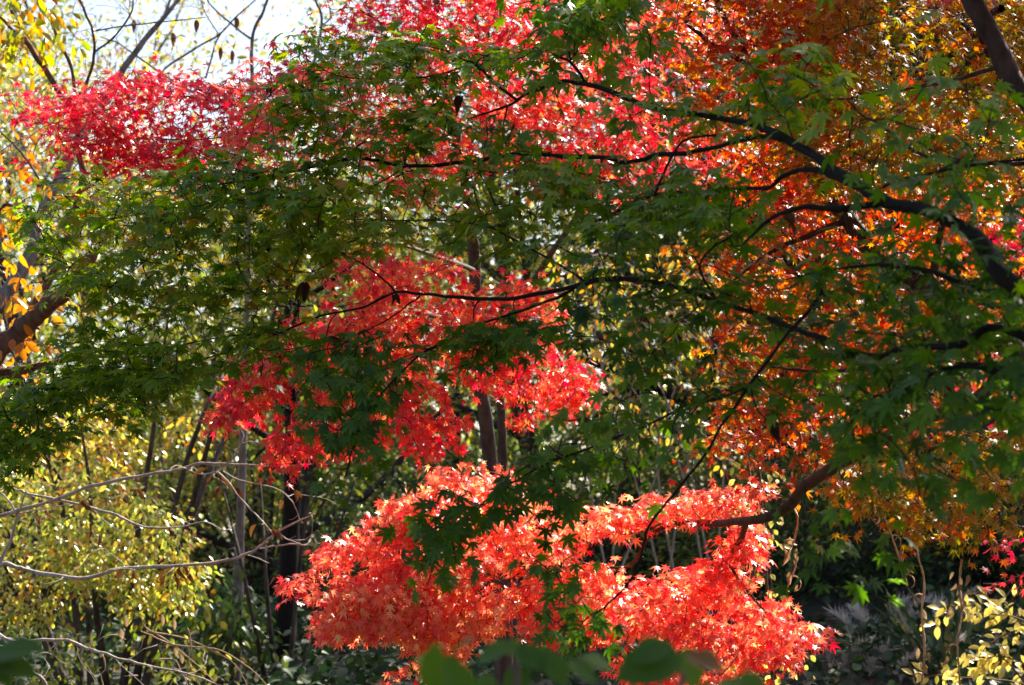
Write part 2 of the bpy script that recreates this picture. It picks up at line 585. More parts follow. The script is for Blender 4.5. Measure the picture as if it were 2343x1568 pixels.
LIT = [([(720, 650), (830, 565), (1285, 640), (1368, 872), (1205, 995), (1000, 1045), (640, 1105), (485, 978), (540, 800)], 9.0, 9.5), ([(605, 1368), (740, 1220), (1000, 1065), (1270, 1132), (1780, 1102), (1895, 1440), (1850, 1560), (940, 1530), (735, 1400)], 9.7, 9.1),
       ([(1040, 230), (1500, 235), (1690, 330), (1690, 420), (1380, 450)], 9.7, 9.9), ([(1680, 380), (2300, 440), (2300, 580), (1800, 550)], 9.2, 8.9), ([(1640, 720), (1960, 800), (1760, 880)], 8.9, 8.7)]


def shade_canopy(t, mat, tint, n, k, xr, shade=SHADE):
    """unseen leaves added above the frame, set along sun rays to shade chosen regions"""
    a = unit(np.cross(SUN, [0, 0, 1.0])); b = np.cross(a, SUN)
    lit = np.concatenate([sample(q, 600, d0, d1, .5, 0) for q, d0, d1 in LIT])
    L2 = np.stack([lit @ a, lit @ b], 1)
    sh = np.concatenate([sample(q, 300, d0, d1, .6, 0) for q, d0, d1 in shade])
    pts = []
    while len(pts) < n:
        p = sh[RNG.randint(len(sh))] + SUN * RNG.uniform(1.5, 8) + RNG.normal(0, .1, 3)
        v = p - CAM
        if (v @ UPV) / (v @ FWD) < 820 * KPX or not (xr[0] < p[0] < xr[1]) or p[1] > 12 or p[2] > 8.5:
            continue
        q = np.array([p @ a, p @ b])
        if ((L2 - q) ** 2).sum(1).min() < .22 ** 2:
            continue
        pts.append(p)
    pts = np.array(pts)
    dirs = t.grow(pts)
    L = Leaves(MAPLE_S)
    spray(L, pts, dirs, k, .060, tint, .12, .15, .13)
    L.build('foliage', mat, t.o)  # out-of-frame leaves put in only to block the sun


# ------------------------------------------------------------------ T1: the green maple in the shade, nearest
def green_maple():
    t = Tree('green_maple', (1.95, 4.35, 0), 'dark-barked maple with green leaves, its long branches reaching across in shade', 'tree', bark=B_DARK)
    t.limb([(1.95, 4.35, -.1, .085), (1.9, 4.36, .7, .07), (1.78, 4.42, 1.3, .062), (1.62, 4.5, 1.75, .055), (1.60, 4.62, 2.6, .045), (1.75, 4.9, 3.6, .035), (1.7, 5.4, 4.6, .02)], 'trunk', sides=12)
    e0 = (1.60, 4.5, 1.8, .034)

    def from_trunk(rows, start=e0):
        a = np.asarray(rows, float)
        p = P(a[:, 0], a[:, 1], a[:, 3]); r = a[:, 2] * KPX * a[:, 3] / 2 * .77
        return np.vstack([[start], np.column_stack([p, r])])
    t.limb(from_trunk([(2342, 662, 56, 4.7), (2270, 592, 54, 4.8), (2235, 545, 48, 4.9), (2140, 490, 42, 5.0), (2030, 462, 38, 5.2), (1940, 412, 33, 5.4), (1850, 350, 28, 5.6), (1770, 305, 25, 5.8), (1690, 276, 20, 6.0), (1600, 264, 17, 6.2), (1500, 250, 17, 6.4), (1400, 212, 16, 6.6), (1300, 186, 13, 6.8), (1220, 206, 11, 6.95), (1160, 244, 8, 7.1), (1062, 275, 4, 7.2)]))
    t.trace_thin([(2030, 462, 22, 5.2), (1940, 480, 20, 5.25), (1850, 475, 17, 5.3), (1790, 488, 14, 5.35), (1740, 520, 10, 5.4), (1700, 560, 6, 5.5)])
    t.trace_thin([(1992, 446, 20, 5.3), (1908, 403, 18, 5.5), (1845, 389, 15, 5.65), (1791, 406, 14, 5.8), (1757, 430, 12, 5.9), (1690, 432, 11, 6.1), (1600, 440, 11, 6.3), (1490, 448, 11, 6.5), (1400, 490, 9, 6.6), (1325, 520, 5, 6.7)])
    t.trace_thin([(1790, 318, 18, 5.75), (1745, 312, 15, 5.85), (1690, 322, 14, 6.0), (1600, 346, 13, 6.2), (1500, 356, 13, 6.4), (1440, 372, 12, 6.5), (1380, 362, 13, 6.6), (1280, 358, 13, 6.75), (1180, 352, 12, 6.9), (1090, 368, 11, 7.0), (1000, 380, 11, 7.15), (920, 378, 10, 7.25), (820, 362, 9, 7.4), (700, 386, 8, 7.5), (580, 408, 7, 7.65), (480, 430, 5, 7.75), (380, 478, 4, 7.85), (250, 502, 3, 7.95)])
    t.trace_thin([(930, 380, 6, 7.2), (900, 400, 5, 7.2), (830, 442, 4.5, 7.25), (760, 492, 4, 7.3), (700, 562, 3, 7.35), (660, 640, 2.5, 7.4)])
    t.trace_thin([(590, 407, 5, 7.6), (480, 482, 4, 7.6), (400, 540, 3.5, 7.6), (290, 630, 3, 7.6), (200, 690, 2.5, 7.65)])
    t.trace_thin([(1080, 372, 6, 7.0), (1110, 420, 5, 6.9), (1150, 520, 4, 6.8), (1170, 600, 3, 6.8)])
    # upper twisted fork and side branches
    t.trace_thin([(1340, 190, 10, 6.75), (1331, 178, 9, 6.75), (1304, 141, 8, 6.8), (1281, 131, 7, 6.8), (1284, 100, 7, 6.8), (1304, 54, 6, 6.8), (1344, 10, 5, 6.8), (1380, -60, 4, 6.8)])
    t.trace_thin([(1304, 141, 6, 6.8), (1300, 110, 5, 6.85), (1320, 66, 4, 6.9), (1350, 20, 3, 6.9)])
    t.trace_thin([(1180, 228, 9, 7.05), (1133, 191, 8, 7.1), (1092, 151, 7, 7.15), (1055, 134, 5, 7.2), (1015, 114, 4, 7.25), (930, 100, 3, 7.35)])
    t.trace_thin([(1092, 151, 6, 7.15), (1040, 160, 5, 7.2), (990, 175, 4, 7.25), (900, 180, 3.5, 7.3), (780, 175, 3, 7.4), (690, 130, 2, 7.5)])
    t.trace_thin([(1160, 244, 5, 7.1), (1150, 300, 5, 7.1), (1162, 345, 6, 6.95)])
    t.trace_thin([(1500, 440, 8, 6.4), (1530, 370, 7, 6.3), (1570, 320, 7, 6.2), (1640, 310, 8, 6.1)])
    # middle branches
    e1 = (1.62, 4.48, 1.72, .03)
    t.limb(from_trunk([(2342, 770, 30, 4.75), (2200, 790, 26, 4.9), (2070, 798, 22, 5.1), (2026, 812, 20, 5.15), (1935, 808, 19, 5.3), (1892, 778, 18, 5.4), (1824, 755, 16, 5.5), (1740, 720, 15, 5.7), (1640, 690, 15, 5.9), (1540, 655, 16, 6.1), (1440, 640, 17, 6.3), (1380, 640, 17, 6.4), (1300, 660, 15, 6.55), (1180, 682, 13, 6.75), (1060, 682, 11, 6.95), (980, 675, 9, 7.05), (905, 668, 8, 7.15), (830, 705, 7, 7.25), (740, 722, 6, 7.35), (640, 762, 5.5, 7.45), (560, 792, 5, 7.55), (430, 836, 4, 7.65), (300, 900, 3, 7.75), (150, 975, 2.5, 7.85)], e1))
    t.trace_thin([(1310, 662, 9, 6.5), (1200, 710, 8, 6.6), (1100, 740, 6, 6.7), (1010, 790, 4, 6.8), (900, 835, 3, 6.9)])
    t.trace_thin([(905, 668, 6, 7.15), (880, 642, 5.5, 7.15), (840, 612, 4.5, 7.2), (800, 588, 3.5, 7.25), (720, 560, 2.5, 7.3)])
    t.trace_thin([(960, 678, 6, 7.05), (930, 700, 5, 7.0), (880, 735, 4, 7.0), (800, 770, 3, 7.05), (660, 800, 2.5, 7.1)])
    t.trace_thin([(640, 762, 4, 7.45), (520, 770, 4, 7.6), (380, 800, 3, 7.75), (230, 850, 2.5, 7.9)])
    t.trace_thin([(1640, 690, 8, 5.9), (1600, 610, 7, 5.95), (1640, 560, 6, 5.9), (1700, 530, 5, 5.8)])
    t.trace_thin([(2217, 647, 15, 4.95), (2126, 624, 14, 5.0), (2053, 607, 12, 5.1), (1986, 607, 10, 5.2), (1900, 620, 7, 5.3), (1800, 640, 5, 5.4)])
    t.trace_thin([(1350, 650, 7, 6.45), (1250, 590, 6, 6.6), (1120, 520, 5, 6.8), (1020, 505, 4.5, 7.0), (880, 505, 4, 7.2), (740, 500, 3, 7.4)])
    # long thin hanging branches
    t.trace_thin([(1880, 660, 10, 5.3), (1868, 688, 10, 5.3), (1791, 778, 10, 5.4), (1744, 842, 10, 5.45), (1717, 876, 10, 5.5), (1657, 966, 9, 5.6), (1610, 1043, 8.5, 5.7), (1560, 1110, 8, 5.8), (1512, 1165, 8, 5.85), (1480, 1215, 8, 5.9), (1468, 1265, 7, 5.95), (1436, 1335, 6, 6.0), (1380, 1390, 5, 6.05), (1335, 1420, 4, 6.1), (1310, 1470, 3, 6.1)])
    t.trace_thin([(1700, 890, 7, 5.5), (1640, 915, 7, 5.7), (1566, 933, 7, 5.9), (1451, 986, 6.5, 6.1), (1317, 1037, 6, 6.3), (1230, 1072, 5, 6.4), (1130, 1130, 4.5, 6.5), (1060, 1205, 3.5, 6.55), (1010, 1270, 3, 6.6)])
    t.trace_thin([(1040, 770, 6, 6.75), (958, 815, 6, 6.7), (881, 892, 5, 6.65), (830, 956, 4.5, 6.6), (807, 1023, 4, 6.6), (792, 1090, 3, 6.6)])
    t.trace_thin([(1717, 876, 5, 5.5), (1730, 930, 5, 5.4), (1775, 985, 4, 5.4), (1810, 1040, 3, 5.4)])
    t.trace_thin([(2342, 860, 34, 4.7), (2290, 850, 30, 4.75), (2240, 838, 22, 4.8), (2150, 850, 12, 4.9), (2050, 900, 8, 5.0), (1950, 950, 5, 5.1)])
    t.trace_thin([(1992, 440, 9, 5.2), (2060, 412, 9, 5.15), (2180, 388, 10, 5.05), (2342, 362, 11, 4.9), (2420, 350, 12, 4.85)])

    A = dict(clump=.72, slope=-.30, spread=.085, flat=.16, soft=.02, jit=.2)
    R = [
        # left shelf, in focus
        ([(30, 505), (130, 388), (330, 378), (560, 332), (760, 345), (1000, 378), (1200, 362), (1330, 382), (1330, 470), (1130, 520), (960, 540), (820, 560), (730, 640), (600, 715), (420, 715), (200, 705), (60, 645)], 345, 8.0, 6.7, .9, 7, .045, .58, .13, .16, A),
        ([(60, 500), (330, 400), (700, 400), (900, 480), (700, 600), (500, 700), (200, 690)], 130, 8.0, 7.2, .7, 7, .049, .70, .13, .35, A),
        # upper shelf
        ([(615, 92), (820, 76), (1000, 62), (1210, 75), (1270, 135), (1200, 185), (1060, 215), (1030, 260), (900, 310), (700, 332), (560, 320), (640, 210), (730, 150)], 135, 7.7, 6.9, .7, 7, .045, .52, .12, .18, A),
        ([(560, 325), (640, 260), (1000, 230), (1060, 290), (1000, 350), (760, 350)], 40, 7.7, 7.0, .6, 7, .046, .55, .12, .18, A),
        ([(1060, 215), (1260, 190), (1330, 250), (1500, 300), (1480, 360), (1200, 350), (1060, 340)], 18, 7.1, 6.5, .5, 7, .050, .42, .10, .4),
        # top
        ([(1190, 45), (1270, -40), (1560, -60), (1560, 60), (1530, 120), (1420, 160), (1330, 150), (1230, 110)], 50, 6.9, 6.6, .6, 8, .050, .46, .10, .45),
        ([(1390, 205), (1560, 215), (1690, 115), (1840, 115), (1930, 190), (1880, 280), (1720, 300), (1560, 300), (1420, 290)], 40, 6.4, 5.7, .6, 7, .050, .50, .10, .25, A),
        # centre
        ([(1330, 385), (1540, 350), (1700, 400), (1745, 520), (1640, 600), (1420, 600), (1280, 590), (1130, 570), (1000, 565), (960, 540), (1150, 510)], 100, 6.9, 5.8, .7, 7, .046, .45, .10, .25, A),
        # middle right, nearer and darker
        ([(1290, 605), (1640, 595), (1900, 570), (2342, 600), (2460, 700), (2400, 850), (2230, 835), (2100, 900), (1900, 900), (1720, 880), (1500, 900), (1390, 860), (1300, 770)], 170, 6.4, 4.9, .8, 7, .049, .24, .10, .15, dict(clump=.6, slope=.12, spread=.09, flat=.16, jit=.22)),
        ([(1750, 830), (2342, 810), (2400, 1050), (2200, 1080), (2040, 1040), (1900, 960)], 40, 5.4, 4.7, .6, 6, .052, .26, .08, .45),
        # left lower shelf
        ([(-60, 930), (150, 775), (420, 722), (640, 735), (710, 715), (650, 800), (520, 835), (430, 885), (330, 960), (200, 965), (80, 1060), (-40, 1110)], 300, 8.1, 7.3, .8, 7, .045, .50, .12, .16, A),
        ([(560, 835), (740, 782), (1000, 762), (1250, 722), (1285, 765), (1180, 800), (1000, 832), (900, 900), (800, 880), (640, 885)], 72, 7.3, 6.5, .6, 7, .046, .27, .08, .35, A),
        # hanging sprays
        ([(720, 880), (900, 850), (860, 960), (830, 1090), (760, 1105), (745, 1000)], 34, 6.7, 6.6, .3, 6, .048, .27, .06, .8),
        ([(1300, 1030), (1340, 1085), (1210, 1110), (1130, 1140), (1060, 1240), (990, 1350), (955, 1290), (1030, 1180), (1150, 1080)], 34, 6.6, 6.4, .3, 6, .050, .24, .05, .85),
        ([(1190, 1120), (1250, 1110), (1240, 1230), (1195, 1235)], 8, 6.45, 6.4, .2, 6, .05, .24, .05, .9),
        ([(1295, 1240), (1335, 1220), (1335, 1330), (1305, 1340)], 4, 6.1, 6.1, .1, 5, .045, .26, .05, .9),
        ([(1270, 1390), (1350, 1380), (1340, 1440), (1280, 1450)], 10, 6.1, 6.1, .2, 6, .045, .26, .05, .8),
        # scattered on the right
        ([(1930, 90), (2120, 110), (2200, 230), (2060, 300), (1920, 250)], 10, 5.4, 5.2, .4, 4, .056, .52, .08, .5),
        ([(1780, 330), (2342, 300), (2400, 440), (2220, 470), (2000, 440), (1840, 400)], 20, 5.5, 4.8, .5, 5, .052, .40, .1, .35),
        ([(2050, 430), (2400, 430), (2400, 600), (2250, 560)], 13, 5.0, 4.8, .5, 5, .052, .32, .1, .35),
        ([(1880, 1010), (2200, 1060), (2160, 1280), (1960, 1330), (1860, 1180)], 14, 5.4, 5.0, .5, 5, .050, .22, .06, .6),
        ([(1380, 870), (1560, 900), (1560, 1040), (1420, 1100), (1340, 1020)], 22, 6.2, 5.8, .4, 5, .045, .32, .08, .5),
    ]
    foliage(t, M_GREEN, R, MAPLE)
    # withered leaves caught among the green ones
    for x, y, d, s, ang in ((735, 183, 7.3, .05, 0), (618, 208, 7.5, .04, 1), (1048, 242, 7.0, .07, 1), (1040, 300, 7.1, .055, 0), (1818, 505, 5.3, .075, 0), (692, 672, 7.2, .085, 1), (612, 570, 7.3, .05, 1), (770, 778, 7.0, .06, 0), (118, 890, 7.6, .06, 0), (1770, 995, 5.5, .075, 1), (585, 408, 7.3, .06, 0), (905, 690, 7.1, .05, 1)):
        L = Leaves(WITHER)
        for q in range(2):
            dr = np.array([RNG.normal(0, .3), RNG.normal(0, .3), -1.0]) if ang else np.array([1.0, RNG.normal(0, .4), -.15])
            L.add(P(x, y, d) - unit(dr) * s * .5 + RNG.normal(0, .004, 3), dr + RNG.normal(0, .15, 3), np.array([0, -1, .5]) + RNG.normal(0, .3, 3), s * .8, RNG.uniform(0, .5))
        L.build('dead_leaf', M_DEAD, t.o)
    shade_canopy(t, M_GREEN, .45, 330, 11, (-.6, 5.0), [([(930, 1440), (1780, 1430), (1780, 1640), (930, 1640)], 2.45, 2.7), ([(-60, 1460), (90, 1460), (90, 1580), (-60, 1580)], 2.3, 2.3)])
    t.finish()
    return t


green_maple()


# ------------------------------------------------------------------ T2: crimson maple with two grey stems
def crimson_maple():
    b = P(1165, 1480, 12.5)
    t = Tree('crimson_maple', (b[0], b[1], float(gz(b[0], b[1]))), 'crimson maple with two slender grey stems, its sprays hanging red in the middle', 'tree', bark=bark_mat('maple_stem_bark', (.03, .024, .02), (.095, .075, .064), 22))
    gb = float(gz(b[0], b[1]))

    def stem(rows):
        a = np.asarray(rows, float)
        p = P(a[:, 0], a[:, 1], a[:, 3]); r = a[:, 2] * KPX * a[:, 3] / 2
        return np.column_stack([p, r])
    s1 = stem([(1150, 1400, 40, 12.5), (1135, 1200, 38, 12.4), (1120, 1050, 36, 12.3), (1108, 950, 34, 12.2), (1100, 850, 30, 12.1), (1085, 600, 26, 11.8), (1060, 400, 22, 11.5), (1020, 200, 18, 11.2), (1000, 0, 14, 11.0), (1050, -250, 12, 10.7), (1100, -450, 9, 10.5)])
    s2 = stem([(1172, 1400, 26, 12.55), (1160, 1200, 24, 12.5), (1150, 1050, 22, 12.5), (1145, 900, 20, 12.4), (1150, 780, 18, 12.2), (1250, 600, 15, 11.9), (1380, 400, 13, 11.5), (1480, 200, 11, 11.2), (1560, -100, 9, 10.8), (1600, -400, 6, 10.5)])
    t.limb(np.vstack([[(b[0], b[1], gb - .1, .075)], s1]), 'trunk', sides=12)
    t.limb(np.vstack([[(b[0] + .06, b[1] + .02, gb - .1, .05)], s2]), 'trunk', sides=10)
    t.trace([(1060, 400, 14, 11.5), (960, 340, 11, 10.9), (830, 300, 9, 10.5), (728, 278, 7, 10.2), (638, 252, 6, 10.0), (537, 242, 5, 9.9), (403, 221, 4, 9.8), (250, 250, 3, 9.7), (100, 290, 2.5, 9.6)])
    t.trace([(728, 278, 5, 10.2), (600, 300, 4, 9.9), (450, 320, 3.5, 9.8), (300, 320, 3, 9.7), (160, 340, 2, 9.6)])
    t.trace([(1020, 200, 12, 11.2), (950, 120, 10, 10.7), (880, 60, 7, 10.3), (820, 20, 5, 10.2)])
    t.trace([(1100, 800, 16, 12.1), (1010, 730, 13, 10.6), (900, 715, 10, 9.7), (760, 760, 8, 9.2), (660, 850, 6, 9.05), (560, 920, 4, 8.95)])
    t.trace([(1010, 730, 9, 10.6), (950, 800, 7, 9.6), (900, 900, 5, 9.2), (880, 1000, 4, 9.1)])
    t.trace([(1150, 780, 14, 12.2), (1230, 750, 11, 10.4), (1270, 800, 8, 9.7), (1290, 870, 5, 9.5), (1250, 930, 3, 9.5)])
    t.trace([(1085, 620, 12, 11.8), (980, 580, 9, 10.2), (880, 560, 7, 9.5), (820, 600, 4, 9.2)])
    t.trace([(1380, 400, 10, 11.5), (1480, 330, 8, 11.0), (1600, 310, 6, 10.7), (1680, 350, 4, 10.5)])
    C = dict(clump=.5, scale=2.2, spread=.10, soft=.07)
    F = dict(clump=.5, scale=3.5, soft=.01, spread=.06)
    R = [
        # crimson crest against the sky
        ([(45, 250), (160, 225), (290, 160), (480, 188), (600, 155), (720, 112), (760, 180), (640, 260), (560, 380), (420, 400), (330, 395), (200, 360), (100, 330)], 300, 9.6, 10.1, .8, 9, .042, .33, .12, .3, dict(clump=.55, slope=-.15, spread=.09, flat=.22, soft=.03)),
        ([(40, 250), (190, 225), (330, 260), (330, 360), (210, 360), (100, 320)], 50, 9.6, 9.7, .5, 6, .042, .36, .10, .3, dict(clump=.5, slope=.1, soft=.14, spread=.12)),
        ([(560, 200), (760, 150), (1060, 120), (1290, 190), (1330, 300), (1100, 340), (940, 370), (700, 390), (540, 380)], 280, 9.4, 9.9, .8, 8, .040, .64, .12, .35, C),
        ([(680, 130), (860, 15), (900, -40), (1340, -50), (1300, 60), (1200, 110), (1000, 105), (830, 95)], 200, 10.2, 10.4, .8, 9, .042, .36, .12, .3, dict(clump=.5, slope=-.2, spread=.12, soft=.09)),
        ([(1200, -60), (1680, -60), (1700, 90), (1560, 180), (1380, 210), (1250, 150)], 190, 10.4, 10.5, .8, 8, .042, .5, .14, .35, C),
        ([(300, 400), (480, 380), (480, 440), (420, 480), (380, 470), (330, 430)], 16, 9.7, 9.7, .4, 7, .04, .4, .08, .6),
        # centre, lit
        ([(1040, 190), (1280, 200), (1500, 215), (1690, 330), (1690, 420), (1560, 400), (1380, 450), (1300, 400), (1100, 370)], 170, 9.7, 9.9, .6, 8, .042, .5, .12, .5, C),
        ([(820, 380), (1000, 320), (1060, 380), (1000, 440), (850, 440)], 24, 9.6, 9.7, .5, 7, .042, .5, .12, .5),
        # middle mass and its hanging fingers
        ([(720, 650), (830, 565), (950, 600), (1100, 625), (1200, 625), (1285, 690), (1240, 780), (1120, 770), (1000, 850), (900, 850), (760, 850), (620, 880), (540, 830), (640, 770), (700, 710)], 387, 9.0, 9.5, .5, 7, .039, .62, .18, .5, dict(clump=.75, slope=-.3, soft=.02, spread=.07)),
        ([(485, 975), (545, 985), (620, 935), (665, 900), (640, 830), (560, 830), (505, 900)], 53, 8.95, 9.0, .4, 7, .039, .50, .16, .7, F),
        ([(605, 1050), (640, 1108), (690, 1040), (760, 1062), (860, 1025), (890, 960), (840, 900), (740, 880), (640, 950)], 89, 8.95, 9.1, .4, 7, .039, .50, .16, .75, F),
        ([(925, 990), (955, 1052), (1000, 1040), (1085, 970), (1030, 890), (980, 860), (900, 850), (895, 930)], 63, 9.1, 9.15, .4, 7, .039, .50, .16, .75, F),
        ([(1050, 850), (1085, 905), (1125, 895), (1150, 850), (1130, 760), (1040, 780)], 39, 9.35, 9.4, .4, 7, .039, .50, .16, .7, F),
        ([(1180, 700), (1260, 770), (1330, 835), (1370, 870), (1325, 958), (1260, 935), (1205, 998), (1160, 940), (1170, 830)], 107, 9.45, 9.6, .5, 7, .039, .50, .16, .7, F),
    ]
    foliage(t, M_RED, R, MAPLE_S)
    shade_canopy(t, M_RED, .5, 1150, 11, (-2.5, 2.2))
    t.finish()


crimson_maple()


# ------------------------------------------------------------------ T3: orange and gold maple filling the right
def golden_maple():
    t = Tree('golden_maple', (2.75, 8.5, 0), 'tall maple with orange and gold leaves and a leaning dark trunk at the right', 'tree', bark=bark_mat('reddish_bark', (.02, .011, .008), (.07, .038, .028), 30, .7))
    a = np.array([(2342, 850, 60, 8.4), (2250, 770, 58, 8.45), (2130, 672, 54, 8.5), (2010, 588, 48, 8.6), (1940, 500, 40, 8.7), (1870, 420, 30, 8.8), (1800, 300, 22, 8.9), (1720, 150, 16, 9.0), (1640, 0, 13, 9.1), (1600, -200, 10, 9.2)], float)
    t.limb(np.vstack([[(2.75, 8.5, -.1, .09)], [(2.45, 8.45, .9, .075)], np.column_stack([P(a[:, 0], a[:, 1], a[:, 3]), a[:, 2] * KPX * a[:, 3] / 2])]), 'trunk', sides=12)
    a = np.array([(2420, 330, 52, 6.6), (2342, 225, 50, 6.65), (2285, 120, 50, 6.7), (2215, 0, 46, 6.8), (2150, -120, 40, 7.0), (2050, -300, 30, 7.4), (1950, -500, 20, 7.9)], float)
    t.limb(np.vstack([[(2.75, 8.45, -.1, .075)], [(2.35, 7.4, 1.3, .055)], [(2.0, 6.75, 2.3, .04)], np.column_stack([P(a[:, 0], a[:, 1], a[:, 3]), a[:, 2] * KPX * a[:, 3] / 2])]), 'trunk', sides=12)
    t.trace([(2341, 375, 11, 6.3), (2184, 372, 10, 6.5), (2093, 346, 9, 6.6), (2032, 302, 8, 6.7), (2009, 282, 7, 6.75), (1965, 258, 5, 6.8), (1900, 190, 3, 6.9)])
    t.trace([(2290, 150, 12, 6.8), (2200, 180, 9, 7.0), (2100, 200, 8, 7.2), (1980, 222, 6, 7.4), (1850, 230, 4, 7.6)])
    t.trace([(1720, 150, 12, 9.0), (1640, 110, 12, 9.0), (1590, 70, 10, 9.0), (1570, 40, 7, 9.0), (1620, 0, 5, 9)])
    t.trace([(2130, 672, 24, 8.5), (2150, 540, 18, 8.5), (2200, 420, 14, 8.6), (2240, 300, 10, 8.8), (2250, 150, 8, 9.0)])
    t.trace([(2250, 770, 20, 8.45), (2180, 800, 15, 8.3), (2060, 830, 11, 8.2), (1900, 850, 8, 8.2), (1760, 840, 5, 8.2)])
    t.trace([(2342, 860, 20, 8.4), (2280, 950, 14, 8.3), (2180, 1010, 10, 8.2), (2060, 1050, 7, 8.2), (1960, 1060, 4, 8.2)])
    t.trace([(1940, 500, 16, 8.7), (1850, 540, 12, 8.6), (1760, 580, 9, 8.6), (1680, 640, 6, 8.6)])
    t.trace([(2290, 20, 20, 6.9), (2240, 60, 14, 7.2), (2260, 130, 10, 7.4)], sides=6)
    C = dict(clump=.5, scale=2.2, csd=.17)
    R = [
        ([(1560, -60), (1900, -60), (1900, 120), (1760, 200), (1600, 170), (1520, 60)], 230, 9.2, 8.9, .9, 8, .038, .24, .16, .4, C),
        ([(1600, 110), (1950, 60), (1960, 320), (1760, 400), (1620, 380), (1560, 230)], 230, 9.3, 8.9, .9, 8, .038, .34, .18, .4, C),
        ([(1860, -60), (2460, -80), (2460, 250), (2200, 330), (1960, 280), (1860, 150)], 480, 8.6, 7.6, 1.2, 9, .038, .70, .2, .35, C),
        ([(1780, 250), (2100, 240), (2460, 230), (2460, 480), (2200, 480), (1960, 420), (1820, 400)], 400, 8.9, 8.0, 1.2, 9, .038, .68, .2, .35, C),
        ([(1700, 330), (2000, 400), (2342, 430), (2342, 620), (2050, 600), (1800, 560), (1680, 460)], 260, 9.2, 8.9, .8, 8, .038, .16, .14, .45, C),
        ([(1600, 540), (1900, 500), (2180, 600), (2342, 620), (2342, 760), (2100, 800), (1800, 760), (1640, 700)], 320, 9.0, 8.7, .9, 8, .038, .40, .18, .45, dict(clump=.45)),
        ([(1640, 720), (1860, 740), (2040, 800), (1960, 860), (1760, 880), (1650, 840)], 130, 8.9, 8.7, .7, 8, .038, .36, .2, .5, C),
        ([(1640, 880), (1900, 900), (2100, 950), (2060, 1080), (1850, 1090), (1700, 1080), (1620, 1000)], 130, 8.8, 8.6, .7, 7, .038, .25, .13, .5, dict(clump=.5)),
        ([(1900, 1000), (2200, 1030), (2400, 990), (2400, 1180), (2230, 1200), (2100, 1230), (1960, 1150)], 170, 8.5, 8.2, .7, 8, .038, .72, .14, .55, dict(clump=.5)),
        ([(2150, 1170), (2260, 1180), (2240, 1250), (2190, 1250)], 8, 8.3, 8.3, .3, 7, .038, .2, .1, .8),
        ([(2050, 760), (2342, 740), (2460, 860), (2400, 1000), (2200, 1000), (2060, 960)], 120, 8.7, 8.5, .7, 8, .038, .5, .16, .45, C),
    ]
    foliage(t, M_GOLD, R, MAPLE_S)
    shade_canopy(t, M_GOLD, .55, 1600, 11, (.9, 7.5))
    t.finish()


golden_maple()


